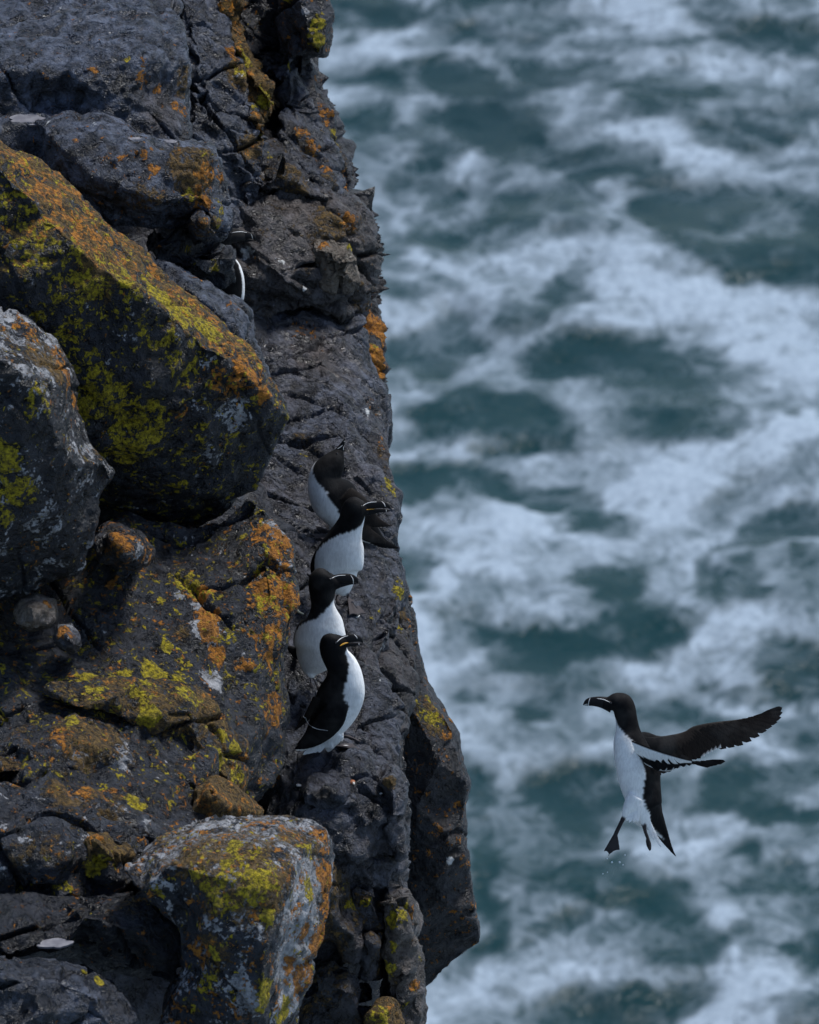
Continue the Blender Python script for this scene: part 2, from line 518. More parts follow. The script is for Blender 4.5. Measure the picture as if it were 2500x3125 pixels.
# -- the rock behind everything, out to the sides of the frame
cliff = rock('cliff', [(-1500, -1200, 3.2), (300, -1200, 3.2), (560, -700, 2.9), (630, -100, 2.3), (640, 150, 2.2), (690, 380, 2.1), (735, 560, 2.0), (755, 700, 1.9),
    (775, 900, 1.6), (780, 1100, 1.25), (790, 1300, 0.9), (790, 1500, 0.6), (800, 1700, 0.35), (800, 1900, 0.45), (820, 2200, 0.7), (800, 3200, 1.4), (-1500, 3200, 0.8), (-1500, 1000, 0.8)],
    [(100, 100, 1.6), (100, 500, 1.0), (300, 900, 0.5), (100, 1300, 0.2), (300, 1600, -0.1), (200, 1900, -0.3), (300, 2150, -0.2), (100, 2400, -0.2), (-600, 1500, -0.2), (-600, 300, 1.2), (600, 1700, 0.35), (640, 2100, 0.4)],
    T=2.5, back=1.0, vox=0.045, base=dict(l=0.3, w=0.2, o=0.06, y=0.05), kind='structure', amp=2.0, fine=1.5)
tag(cliff, 'dark basalt sea cliff with lichen and ledges')

CW = dict(parent=cliff)
# -- upper right strata
rock('rock_slab', [(368, -60, 1.75), (445, -60, 1.8), (505, 110, 1.62), (545, 230, 1.52), (565, 330, 1.48), (560, 420, 1.45), (500, 480, 1.38), (380, 450, 1.30)],
     [(420, 120, 1.50), (470, 260, 1.42), (440, 360, 1.36), (500, 330, 1.40)], T=0.43, base=dict(l=0.9, w=0.15, b=0.1), vox=0.006, strata=STR, seed=1, crack=1.3,
     spots=[('b', 510, 150, 40, .7), ('y', 515, 140, 22, .6), ('o', 500, 110, 20, .6), ('g', 505, 150, 14, .55), ('y', 545, 230, 22, .6), ('b', 540, 300, 40, .7), ('o', 530, 320, 20, .5)], **CW)
rock('rock_recess', [(430, -60, 2.05), (610, -60, 2.1), (640, 140, 2.05), (720, 380, 2.0), (700, 470, 1.9), (540, 470, 1.75), (500, 200, 1.9)],
     [(540, 60, 1.95), (600, 220, 1.92), (640, 340, 1.86)], T=0.3, base=dict(l=0.05, w=0.1, o=0.12, y=0.1), vox=0.0075, strata=STR, seed=2, crack=1.2, chisel=1.6, **CW)
rock('rock_rib', [(425, -60, 1.86), (505, -60, 1.9), (506, 20, 1.84), (520, 80, 1.78), (545, 130, 1.70), (582, 170, 1.66), (592, 225, 1.62), (570, 238, 1.60), (556, 250, 1.58), (545, 330, 1.52), (528, 330, 1.54), (520, 230, 1.62), (498, 130, 1.68), (460, 40, 1.76)],
     [(480, 20, 1.70), (510, 100, 1.66), (540, 170, 1.58), (565, 200, 1.56), (540, 250, 1.50)], T=0.35, base=dict(l=0.35, w=0.4, b=0.5, o=0.2), vox=0.006, strata=STR, seed=36, crack=1.2, chisel=1.6,
     spots=[('y', 565, 195, 30, .8), ('y', 558, 215, 24, .8), ('o', 490, 30, 50, .55), ('y', 512, 100, 24, .6), ('o', 480, 10, 40, .5), ('g', 496, 148, 14, .62), ('g', 505, 165, 10, .6), ('y', 520, 130, 24, .55), ('b', 560, 180, 50, .8), ('y', 535, 290, 20, .5), ('b', 535, 290, 40, .8)], **CW)
rock('rock_slab', [(545, 118, 1.90), (570, 108, 1.90), (620, 128, 1.88), (650, 190, 1.84), (668, 240, 1.82), (700, 310, 1.78), (728, 392, 1.72), (732, 420, 1.66), (690, 412, 1.60), (640, 360, 1.62), (600, 310, 1.66), (585, 240, 1.74), (592, 190, 1.80)],
     [(600, 150, 1.80), (630, 230, 1.74), (650, 300, 1.68), (690, 370, 1.64)], T=0.35, base=dict(l=0.6, w=0.15, b=0.1), vox=0.006, strata=STR, seed=37, crack=1.4, chisel=1.0,
     spots=[('o', 640, 270, 26, .55), ('o', 665, 300, 30, .5), ('b', 650, 290, 50, .6), ('o', 690, 350, 20, .5), ('b', 700, 380, 30, .5), ('y', 600, 140, 14, .5)], **CW)
rock('rock_slab', [(478, 285, 1.60), (510, 262, 1.60), (545, 250, 1.62), (590, 290, 1.66), (640, 345, 1.64), (700, 400, 1.66), (735, 420, 1.68), (745, 445, 1.66), (690, 450, 1.58), (600, 430, 1.50), (540, 420, 1.44), (500, 400, 1.42)],
     [(530, 300, 1.52), (580, 340, 1.52), (630, 390, 1.50), (550, 380, 1.44), (690, 425, 1.56)], T=0.35, base=dict(l=0.35, w=0.35, b=0.25), vox=0.006, strata=(0.5, 0.2, 0.8, 3.0), seed=38, crack=1.8, chisel=1.8,
     spots=[('y', 565, 315, 22, .5), ('b', 620, 390, 60, .65), ('y', 620, 395, 18, .45), ('b', 545, 300, 30, .7), ('w', 650, 410, 60, .7), ('l', 660, 400, 60, .9)], **CW)
rock('rock_rib', [(612, 40, 2.05), (650, 110, 2.0), (668, 165, 1.95), (700, 220, 1.90), (722, 300, 1.88), (743, 370, 1.84), (739, 420, 1.80), (700, 385, 1.74), (652, 260, 1.82), (620, 150, 1.92)],
     [(660, 220, 1.85), (700, 320, 1.78)], T=0.37, base=dict(l=0.3, w=0.2), vox=0.006, strata=STR, seed=3,
     spots=[('o', 700, 240, 24, .6), ('o', 690, 215, 20, .5), ('y', 710, 290, 22, .6), ('o', 730, 370, 26, .6), ('o', 672, 170, 14, .6), ('b', 715, 310, 60, .7)], **CW)
rock('jutting_block', [(583, -70, 1.85), (692, -70, 1.80), (693, 30, 1.74), (696, 90, 1.74), (690, 124, 1.76), (655, 127, 1.78), (604, 132, 1.82), (590, 60, 1.84)],
     [(640, 20, 1.70), (650, 90, 1.68), (610, 50, 1.76)], T=0.31, base=dict(l=0.25, w=0.15, o=0.15), vox=0.006, seed=4, crack=0.8, amp=0.5,
     spots=[('y', 675, 55, 22, .72), ('y', 680, 95, 22, .75), ('y', 665, 75, 16, .6), ('y', 610, 5, 14, .8), ('p', 680, 105, 18, .6), ('p', 640, 20, 16, .6)],
     label='square dark block jutting over the sea at the top of the cliff')
rock('rock_band', [(478, 400, 1.45), (560, 395, 1.52), (700, 410, 1.66), (748, 425, 1.72), (770, 490, 1.66), (772, 560, 1.62), (768, 640, 1.60), (735, 665, 1.50), (560, 665, 1.42), (470, 640, 1.30)],
     [(560, 480, 1.36), (640, 470, 1.46), (700, 470, 1.52), (570, 560, 1.30), (610, 600, 1.30), (640, 640, 1.42), (700, 640, 1.50)], T=0.37, base=dict(l=0.6, w=0.55, b=0.2, s=0.10), vox=0.006, strata=STR, seed=5, crack=1.8, chisel=1.15,
     spots=[('g', 515, 530, 22, .60), ('g', 598, 545, 20, .60), ('o', 535, 550, 10, .6), ('o', 740, 470, 30, .55), ('b', 700, 460, 60, .7), ('w', 620, 440, 80, .9), ('g', 645, 600, 12, .5)], **CW)
rock('far_rib', [(732, 385, 2.05), (760, 455, 2.0), (784, 500, 1.95), (796, 560, 1.9), (795, 640, 1.85), (806, 690, 1.8), (804, 830, 1.7), (795, 850, 1.6), (766, 820, 1.6), (755, 640, 1.75), (742, 480, 1.9)],
     [(775, 560, 1.82), (785, 720, 1.68)], T=0.31, base=dict(l=0.1, w=0.3), vox=0.006, seed=6, strata=STR,
     spots=[('o', 792, 690, 44, .95), ('o', 796, 760, 48, 1.0), ('o', 794, 810, 36, .95), ('o', 780, 650, 24, .6), ('y', 785, 720, 20, .6), ('b', 775, 480, 40, .5)], **CW)
rock('boulder', [(648, 520, 1.40), (662, 498, 1.42), (695, 488, 1.43), (742, 505, 1.42), (766, 545, 1.42), (764, 600, 1.44), (750, 616, 1.46), (700, 618, 1.44), (662, 585, 1.42)],
     [(690, 530, 1.33), (735, 550, 1.33), (700, 585, 1.35), (740, 595, 1.37)], T=0.22, base=dict(l=0.6, w=1.0, s=0.75, o=0.1, b=0.15), vox=0.005, seed=7, chisel=1.3, amp=0.6,
     spots=[('s', 705, 560, 80, .9), ('y', 745, 520, 16, .55), ('o', 680, 510, 24, .45)], label='pale tan boulder wedged high in the cliff above the white bird droppings')

# -- the slab and the ledge the birds stand on
rock('sloping_slab', [(470, 620, 1.45), (560, 632, 1.50), (700, 640, 1.56), (768, 650, 1.60), (772, 760, 1.45), (803, 838, 1.38), (821, 892, 1.30), (823, 950, 1.20), (831, 1010, 1.10), (829, 1060, 1.02), (838, 1150, 0.92), (850, 1240, 0.80), (840, 1330, 0.65), (560, 1330, 0.50), (500, 1100, 0.72), (470, 860, 1.05)],
     [(560, 760, 1.24), (680, 760, 1.26), (740, 860, 1.14), (600, 940, 1.00), (720, 1000, 0.96), (790, 1000, 1.0), (640, 1120, 0.80), (770, 1150, 0.78), (800, 1250, 0.72), (700, 1250, 0.60)], T=0.37, base=dict(l=0.95, w=0.42), vox=0.006, strata=(0.4, 0.9, 0.35, 1.2), seed=8, amp=0.5, chisel=0.55, crack=1.0, key='slab',
     spots=[('o', 790, 860, 26, .45), ('g', 775, 860, 16, .45), ('o', 810, 930, 24, .45), ('w', 805, 940, 60, 1), ('y', 826, 1020, 22, .65), ('o', 640, 690, 40, .42), ('w', 700, 760, 120, .9), ('y', 640, 960, 16, .6), ('b', 635, 930, 40, .5), ('y', 845, 1230, 26, .6), ('b', 815, 960, 50, .6)], **CW)
rock('ledge', [(500, 1120, 0.62), (640, 1140, 0.72), (800, 1180, 0.76), (846, 1240, 0.74), (838, 1330, 0.60), (820, 1420, 0.46), (835, 1480, 0.34), (838, 1560, 0.20), (830, 1610, 0.10), (846, 1650, -0.02), (848, 1760, 0.04), (856, 1900, 0.16), (862, 2010, 0.28), (640, 2040, 0.22), (560, 1760, 0.02), (540, 1500, 0.20)],
     [(640, 1220, 0.60), (740, 1240, 0.62), (700, 1330, 0.44), (780, 1330, 0.50), (780, 1450, 0.26), (660, 1440, 0.23), (620, 1560, 0.04), (740, 1580, 0.0), (800, 1570, 0.08), (620, 1650, -0.08), (690, 1640, -0.06), (740, 1665, -0.10), (805, 1640, -0.05), (600, 1720, -0.10), (670, 1735, -0.15), (740, 1760, -0.14), (812, 1720, -0.10), (640, 1820, -0.09), (780, 1850, -0.04), (700, 1920, 0.02)],
     T=0.43, base=dict(l=0.65, w=0.30), vox=0.0055, seed=9, amp=0.7, chisel=1.5, crack=1.1, fine=1.8, key='ledge',
     spots=[('w', 760, 1350, 90, .6), ('y', 805, 1400, 20, .45), ('y', 795, 1290, 22, .45), ('g', 812, 1365, 16, .62), ('g', 818, 1345, 9, .7), ('g', 806, 1430, 7, .7), ('g', 640, 1490, 8, .5), ('g', 760, 1470, 7, .5), ('l', 740, 1700, 120, .9), ('w', 820, 1640, 40, .7), ('l', 700, 1640, 100, .8), ('y', 848, 1250, 20, .6), ('o', 575, 1640, 20, .5)], **CW)
rock('rock_lump', [(640, 1668, -0.10), (662, 1640, -0.08), (700, 1632, -0.07), (738, 1645, -0.08), (748, 1672, -0.10), (726, 1692, -0.12), (690, 1700, -0.13), (655, 1690, -0.12)],
     [(690, 1655, -0.14), (715, 1672, -0.15)], T=0.12, base=dict(l=0.7, w=0.3), vox=0.005, seed=43, amp=0.5, chisel=1.2, crack=0, fine=1.6, **CW)
rock('rock_corner', [(806, 1640, -0.06), (822, 1612, -0.03), (842, 1622, -0.02), (852, 1660, -0.03), (850, 1720, -0.03), (852, 1800, 0.0), (836, 1810, 0.0), (812, 1740, -0.06)],
     [(825, 1650, -0.11), (832, 1720, -0.10)], T=0.15, base=dict(l=0.9, w=0.45), vox=0.005, seed=44, amp=0.4, chisel=0.9, crack=0.5, fine=1.2, spots=[('b', 815, 1650, 18, .7)], **CW)
rock('ledge_wall', [(770, 1250, 0.85), (850, 1215, 0.86), (868, 1300, 0.80), (880, 1400, 0.72), (862, 1500, 0.58), (846, 1560, 0.42), (850, 1660, 0.30), (845, 1760, 0.28), (800, 1700, 0.22), (780, 1500, 0.42)],
     [(830, 1320, 0.72), (835, 1430, 0.58), (825, 1560, 0.36)], T=0.31, base=dict(l=0.15, w=0.4), vox=0.006, seed=10, amp=0.5,
     spots=[('y', 852, 1240, 24, .6), ('y', 840, 1320, 20, .5), ('o', 866, 1300, 22, .5), ('b', 845, 1270, 50, .6)], **CW)
# -- the dark buttress hanging over the surf
rock('rock_buttress', [(760, 1180, 1.15), (838, 1180, 1.10), (856, 1230, 1.08), (872, 1300, 1.05), (892, 1410, 1.02), (930, 1490, 0.98), (964, 1530, 0.98), (972, 1600, 1.0), (990, 1652, 1.02), (978, 1700, 1.06), (978, 1765, 1.10), (1000, 1862, 1.18), (1017, 1955, 1.26), (1014, 1986, 1.30), (893, 2088, 1.42), (840, 2180, 1.5), (760, 2180, 1.45), (740, 1700, 1.05)],
     [(860, 1480, 0.92), (930, 1600, 0.92), (880, 1700, 0.96), (950, 1760, 1.02), (930, 1900, 1.12), (980, 1930, 1.18), (860, 1950, 1.20)], T=0.43, base=dict(l=0.06, w=0.10, o=0.16, b=0.1), vox=0.0065, seed=11, amp=0.6, chisel=0.5, crack=0.35, fine=1.0,
     spots=[('y', 920, 1500, 30, .55), ('y', 905, 1480, 30, .55), ('o', 950, 1540, 24, .5), ('o', 965, 1700, 26, .45), ('w', 960, 1770, 40, .7), ('g', 952, 1817, 11, 1.0), ('w', 990, 1900, 40, .6), ('o', 975, 1930, 24, .40), ('w', 930, 1650, 40, .5), ('b', 920, 1510, 50, .6)],
     label='smooth dark rock buttress hanging over the surf behind the birds ledge')
# -- broken column under the ledge
rock('rock_block', [(640, 1860, -0.12), (668, 1822, -0.10), (712, 1800, -0.05), (742, 1830, -0.05), (750, 1890, -0.04), (775, 1960, -0.02), (782, 2010, 0.02), (740, 2020, 0.02), (690, 1990, -0.02), (640, 2000, -0.02)],
     [(690, 1850, -0.16), (720, 1880, -0.15), (700, 1930, -0.13), (745, 1970, -0.10)], T=0.22, base=dict(l=0.35, w=0.5, b=0.3), vox=0.0055, seed=12, chisel=2.0, crack=1.5,
     spots=[('y', 735, 1870, 18, .6), ('y', 745, 1900, 16, .6), ('b', 715, 1850, 40, .7), ('p', 700, 1840, 20, .4)], **CW)
rock('rock_block', [(742, 1860, -0.02), (790, 1830, 0.02), (806, 1880, 0.0), (812, 1960, 0.02), (800, 2060, 0.06), (770, 2060, 0.06), (752, 1960, 0.02)],
     [(780, 1890, -0.06), (785, 1980, -0.02)], T=0.22, base=dict(l=0.5, w=0.3, b=0.25), vox=0.0055, seed=13, chisel=1.8, crack=1.6,
     spots=[('y', 775, 1900, 20, .5), ('b', 775, 1890, 30, .7)], **CW)
rock('rock_column', [(808, 1850, 0.03), (832, 1842, 0.04), (850, 1870, 0.05), (866, 1910, 0.07), (872, 1970, 0.08), (884, 2020, 0.10), (890, 2090, 0.13), (886, 2200, 0.18), (800, 2200, 0.14), (812, 2060, 0.06)],
     [(830, 1890, -0.03), (845, 1960, -0.01), (830, 2020, 0.02), (862, 2060, 0.04), (850, 2130, 0.07)], T=0.22, base=dict(l=0.75, w=0.75, y=0.12, b=0.12, s=0.22), vox=0.005, seed=14, chisel=1.5, crack=1.1,
     spots=[('y', 825, 1935, 26, .7), ('y', 858, 1900, 18, .6), ('o', 872, 1930, 18, .55), ('y', 840, 2000, 20, .55), ('y', 818, 2045, 16, .85), ('o', 884, 2080, 22, .55), ('y', 885, 2020, 16, .6), ('y', 855, 2130, 24, .5), ('o', 870, 1985, 16, .5)], **CW)
rock('rock_block', [(600, 2090, 0.0), (636, 2020, 0.0), (700, 2010, 0.0), (770, 2040, 0.02), (800, 2080, 0.04), (812, 2220, 0.1), (580, 2230, 0.05)],
     [(680, 2060, -0.06), (740, 2090, -0.05), (690, 2150, -0.03), (640, 2120, -0.03)], T=0.22, base=dict(l=0.35, w=0.3, b=0.25), vox=0.0055, seed=15, chisel=1.9, crack=1.8,
     spots=[('b', 770, 2090, 30, .6), ('y', 775, 2090, 14, .5), ('o', 700, 2150, 20, .4)], **CW)
rock('stone', [(770, 2140, -0.02), (800, 2110, 0.0), (832, 2112, 0.0), (848, 2150, 0.02), (846, 2210, 0.05), (775, 2210, 0.03)],
     [(805, 2135, -0.06), (815, 2170, -0.05)], T=0.12, base=dict(l=0.5, w=0.5, b=0.5), vox=0.005, seed=16, amp=0.4,
     spots=[('y', 810, 2150, 34, .75), ('o', 830, 2120, 22, .5)], label='rounded stone capped with mustard lichen at the foot of the cliff column')

# -- upper left slabs
rock('rock_slab', [(-120, -140, 1.20), (366, -140, 1.15), (384, 60, 0.66), (396, 120, 0.60), (392, 200, 0.62), (402, 292, 0.52), (380, 330, 0.50), (200, 300, 0.44), (-120, 300, 0.44)],
     [(250, 30, 0.66), (100, 60, 0.62), (300, 120, 0.47), (150, 150, 0.46), (0, 150, 0.46), (60, 215, 0.50), (130, 200, 0.53), (220, 215, 0.45), (340, 245, 0.49), (280, 205, 0.47)], T=0.43, vox=0.006, seed=20, amp=0.8, chisel=0.7, crack=0.7, fine=1.5,
     base=dict(l=0.95, l_up=0.5, o=0.08), spots=[('o', 310, 165, 22, .55), ('o', 185, 150, 16, .5), ('w', 350, 230, 70, .6), ('o', 335, 190, 20, .5), ('o', 385, 230, 30, .5), ('b', 390, 180, 40, .5), ('y', 266, 120, 8, .7), ('g', 130, 10, 14, .6), ('g', 240, 25, 10, .6), ('g', 145, 232, 12, .7)],
     label='grey pitted rock slab at the top left corner of the cliff')
rock('rock_slab', [(-120, 230, 0.50), (60, 240, 0.44), (130, 232, 0.42), (220, 245, 0.42), (300, 276, 0.44), (400, 288, 0.48), (462, 298, 0.50), (478, 330, 0.46), (486, 420, 0.42), (490, 470, 0.42), (484, 505, 0.45), (440, 518, 0.46), (400, 492, 0.42), (340, 494, 0.36), (280, 474, 0.34), (200, 470, 0.34), (100, 420, 0.34), (-120, 360, 0.40)],
     [(120, 300, 0.24), (230, 300, 0.24), (330, 320, 0.24), (440, 325, 0.30), (200, 370, 0.20), (330, 420, 0.20), (430, 420, 0.27), (460, 470, 0.32)], T=0.31, vox=0.006, seed=21, amp=0.8, chisel=0.8, crack=0.7, fine=1.4,
     base=dict(l=0.95, o=0.12, b=0.12, l_up=0.3), spots=[('b', 420, 350, 70, .75), ('o', 440, 370, 40, .55), ('o', 330, 365, 26, .5), ('o', 300, 310, 30, .5), ('b', 310, 430, 50, .7), ('o', 420, 440, 30, .55), ('y', 470, 430, 26, .55), ('y', 400, 410, 24, .5), ('o', 240, 340, 26, .45), ('o', 470, 370, 30, .6), ('y', 440, 320, 20, .5), ('g', 100, 252, 12, .6), ('g', 195, 255, 16, .5)],
     basins=[(58, 242, 0.055, 0.034, 'a'), (282, 283, 0.024, 0.012, 'c'), (356, 290, 0.02, 0.010, 'd')],
     label='grey slab with ochre lichen blotches below the top left slab')
rock('boulder', [(402, 470, 0.30), (418, 450, 0.29), (445, 446, 0.29), (468, 466, 0.31), (462, 500, 0.34), (438, 522, 0.36), (412, 500, 0.33)],
     [(430, 470, 0.24), (448, 486, 0.26)], T=0.14, vox=0.005, seed=22, amp=0.3, chisel=0.7, base=dict(l=0.7, b=0.3), spots=[('b', 425, 465, 26, .8), ('o', 425, 470, 22, .5), ('y', 465, 470, 14, .6)],
     label='rounded grey knob of rock with brown lichen hanging above the crevice')
rock('crevice_rock', [(290, 500, 0.40), (330, 488, 0.40), (352, 505, 0.38), (396, 520, 0.36), (440, 530, 0.36), (486, 520, 0.40), (492, 590, 0.42), (480, 622, 0.44), (440, 600, 0.38), (380, 566, 0.34), (330, 545, 0.34)],
     [(340, 520, 0.30), (400, 545, 0.29), (455, 570, 0.33)], T=0.22, vox=0.0055, seed=23, chisel=1.6, crack=1.8, base=dict(l=0.15, b=0.1),
     spots=[('y', 385, 525, 18, .7), ('y', 455, 560, 14, .7), ('y', 405, 552, 18, .6), ('y', 440, 590, 14, .5), ('p', 470, 560, 14, .5), ('o', 330, 515, 14, .6)], **CW)
rock('rock_slab', [(300, 545, 0.30), (360, 552, 0.24), (430, 592, 0.24), (490, 628, 0.28), (522, 655, 0.30), (530, 720, 0.28), (560, 800, 0.30), (500, 800, 0.3), (400, 700, 0.2), (330, 620, 0.2)],
     [(400, 610, 0.12), (460, 660, 0.14), (500, 700, 0.18)], T=0.28, vox=0.006, seed=24, amp=0.5, chisel=0.7, crack=0.6, fine=1.5, base=dict(l=0.9, b=0.08), spots=[('o', 500, 640, 18, .5), ('o', 400, 570, 30, .4)], **CW)

# -- the great diagonal boulder and its neighbours
rock('boulder', [(-120, 230, -0.45), (0, 292, -0.42), (60, 318, -0.40), (200, 440, -0.34), (330, 562, -0.28), (430, 640, -0.24), (522, 722, -0.20), (566, 782, -0.18), (610, 846, -0.17), (616, 882, -0.17), (575, 958, -0.12), (542, 1022, -0.06), (482, 1092, 0.0), (402, 1138, 0.05), (320, 1115, 0.0), (220, 1080, -0.10), (-120, 1080, -0.30)],
     [(-120, 300, -0.75), (0, 345, -0.75), (70, 415, -0.72), (140, 500, -0.70), (240, 580, -0.64), (340, 650, -0.56), (480, 752, -0.42), (592, 862, -0.26), (150, 700, -0.62), (260, 760, -0.56), (180, 920, -0.44), (280, 960, -0.36), (400, 850, -0.42), (480, 930, -0.28), (420, 1040, -0.16), (0, 600, -0.70)],
     creases=[list(range(17, 25))], T=0.43, vox=0.006, seed=25, amp=0.7, chisel=0.8, crack=0.25, smooth=2, base=dict(l=0.05, b=0.03, o=0.09, y=0.20, p=0.20, b_up=0.80, o_up=0.30),
     spots=[('o', 100, 400, 50, .62), ('o', 190, 480, 50, .60), ('o', 250, 530, 44, .55), ('o', 50, 340, 40, .6), ('y', 285, 585, 46, .70), ('y', 350, 630, 60, .78), ('y', 430, 680, 50, .70), ('y', 400, 655, 40, .7), ('y', 150, 540, 50, .5), ('y', 120, 700, 70, .52), ('y', 170, 860, 50, .6), ('o', 400, 640, 40, .5), ('b', 380, 630, 90, .9), ('b', 220, 520, 90, .9),
            ('y', 90, 520, 60, .52), ('y', 190, 620, 60, .55), ('y', 230, 850, 70, .60), ('y', 285, 910, 66, .68), ('y', 200, 800, 60, .55), ('y', 40, 450, 60, .5), ('y', 330, 700, 50, .55), ('y', 390, 790, 40, .5), ('y', 250, 960, 50, .6), ('y', 140, 600, 50, .55),
            ('o', 525, 775, 50, .62), ('o', 572, 835, 40, .6), ('o', 480, 735, 44, .55), ('o', 460, 790, 40, .52), ('o', 380, 870, 34, .48), ('p', 500, 880, 60, .52), ('p', 420, 850, 40, .5), ('o', 470, 790, 20, .6), ('p', 450, 960, 50, .42), ('y', 370, 1030, 34, .5)],
     label='huge dark diagonal boulder with a band of orange and yellow lichen')
rock('boulder', [(-120, 600, -1.05), (0, 650, -0.98), (60, 672, -0.96), (118, 718, -0.94), (150, 758, -0.93), (158, 800, -0.93), (160, 850, -0.93), (184, 930, -0.90), (226, 975, -0.88), (250, 1000, -0.86), (216, 1060, -0.84), (196, 1130, -0.80), (172, 1192, -0.76), (80, 1235, -0.74), (-120, 1270, -0.78)],
     [(-120, 720, -1.30), (20, 760, -1.28), (90, 820, -1.22), (110, 900, -1.16), (160, 975, -1.04), (60, 1000, -1.14), (120, 1080, -1.0), (0, 1120, -1.05)], creases=[[15, 16, 17, 18, 19]], T=0.37, vox=0.006, seed=26, amp=0.6, chisel=0.8, crack=0.3, smooth=2,
     base=dict(l=0.05, p=0.32, o=0.12, y=0.12, b=0.04, b_up=0.4, p_up=0.2), spots=[('o', 148, 790, 40, .6), ('o', 160, 850, 30, .6), ('o', 130, 760, 40, .5), ('o', 60, 690, 50, .45), ('b', 100, 740, 80, .7), ('y', 15, 970, 36, .85), ('y', 40, 1040, 44, .7), ('y', 90, 850, 44, .5), ('p', 100, 960, 60, .5), ('y', 10, 1090, 30, .6)],
     label='dark pointed boulder at the left edge with yellow lichen on its face')
# -- the slope under it
rock('rock_face', [(-120, 1120, -0.45), (120, 1130, -0.35), (260, 1090, -0.28), (400, 1110, -0.18), (470, 1080, -0.20), (520, 1044, -0.22), (562, 1072, -0.24), (606, 1120, -0.26), (621, 1180, -0.28), (621, 1250, -0.30), (617, 1330, -0.32), (602, 1440, -0.33), (594, 1560, -0.33), (586, 1620, -0.30), (545, 1692, -0.42), (450, 1760, -0.86), (380, 1860, -1.10), (260, 1960, -1.28), (-120, 2000, -1.36)],
     [(560, 1150, -0.34), (575, 1260, -0.40), (560, 1400, -0.46), (548, 1540, -0.50), (480, 1200, -0.34), (400, 1240, -0.42), (440, 1300, -0.47), (470, 1420, -0.52), (300, 1200, -0.40), (150, 1230, -0.48), (300, 1350, -0.58), (100, 1380, -0.66), (400, 1420, -0.58), (60, 1500, -0.95), (200, 1500, -0.91), (340, 1520, -0.83), (460, 1580, -0.77), (60, 1620, -1.17), (220, 1640, -1.09), (360, 1660, -0.98), (120, 1760, -1.34), (280, 1760, -1.22), (150, 1880, -1.40)],
     T=0.43, vox=0.006, seed=27, amp=0.9, chisel=0.9, crack=0.9, base=dict(l=0.12, o=0.16, y=0.18, b=0.14, p=0.16),
     spots=[('o', 600, 1150, 50, .66), ('o', 602, 1250, 60, .68), ('o', 580, 1350, 54, .62), ('o', 422, 1255, 24, .9), ('o', 435, 1290, 26, .9), ('o', 445, 1330, 26, .9), ('o', 455, 1375, 22, .85), ('p', 440, 1330, 44, .8), ('p', 425, 1270, 30, .7), ('o', 265, 1140, 24, .6), ('o', 580, 1500, 54, .64), ('o', 545, 1250, 40, .5), ('o', 550, 1120, 40, .55),
            ('p', 595, 1100, 40, .75), ('p', 605, 1190, 30, .6), ('p', 458, 1430, 30, .85), ('p', 430, 1300, 40, .5), ('p', 380, 1245, 14, .7), ('y', 400, 1230, 34, .6), ('y', 560, 1270, 34, .55), ('y', 342, 1262, 12, .9), ('y', 352, 1358, 14, .9), ('o', 240, 1220, 24, .5), ('y', 590, 1420, 40, .5), ('o', 520, 1390, 30, .55), ('p', 520, 1380, 36, .4),
            ('y', 250, 1425, 30, .8), ('y', 330, 1415, 40, .85), ('y', 390, 1430, 30, .8), ('y', 180, 1425, 30, .7), ('y', 120, 1435, 24, .6), ('y', 380, 1370, 24, .5), ('b', 380, 1330, 40, .5)], **CW)
rock('rock_plate', [(95, 1450, -0.92), (180, 1432, -0.84), (300, 1425, -0.80), (410, 1440, -0.72), (470, 1500, -0.66), (530, 1560, -0.62), (548, 1640, -0.60), (530, 1690, -0.62), (440, 1692, -0.70), (370, 1630, -0.78), (255, 1512, -0.90), (160, 1490, -0.96)],
     [(250, 1465, -0.92), (400, 1500, -0.84), (480, 1580, -0.78), (430, 1600, -0.84), (490, 1650, -0.76)], T=0.25, vox=0.006, seed=28, amp=0.8, chisel=0.8, crack=0.8, base=dict(l=0.3, o=0.16, y=0.18, b=0.34, p=0.18),
     spots=[('y', 502, 1582, 20, 1.0), ('y', 454, 1594, 20, 1.0), ('y', 320, 1500, 22, .9), ('y', 478, 1546, 18, .8), ('y', 500, 1640, 26, .7), ('y', 300, 1445, 40, .6), ('y', 200, 1440, 30, .6), ('o', 520, 1600, 34, .5), ('o', 540, 1650, 30, .55), ('b', 450, 1500, 70, .8), ('y', 395, 1455, 30, .7), ('y', 370, 1590, 18, .6)], **CW)
rock('rock_plate', [(-120, 1560, -1.12), (0, 1555, -1.05), (80, 1520, -0.98), (150, 1498, -0.95), (240, 1516, -0.92), (320, 1590, -0.90), (382, 1660, -0.88), (330, 1690, -0.94), (220, 1660, -1.04), (80, 1620, -1.12), (-120, 1640, -1.22)],
     [(140, 1550, -1.06), (240, 1590, -1.03), (300, 1650, -1.0), (60, 1580, -1.12)], T=0.22, vox=0.006, seed=29, amp=0.8, chisel=0.9, base=dict(l=0.3, o=0.16, y=0.12, b=0.30, p=0.34),
     spots=[('b', 200, 1550, 80, .75), ('y', 150, 1510, 30, .6), ('p', 260, 1600, 50, .5), ('y', 80, 1615, 20, .7), ('o', 120, 1540, 40, .5), ('p', 40, 1590, 30, .5)], **CW)
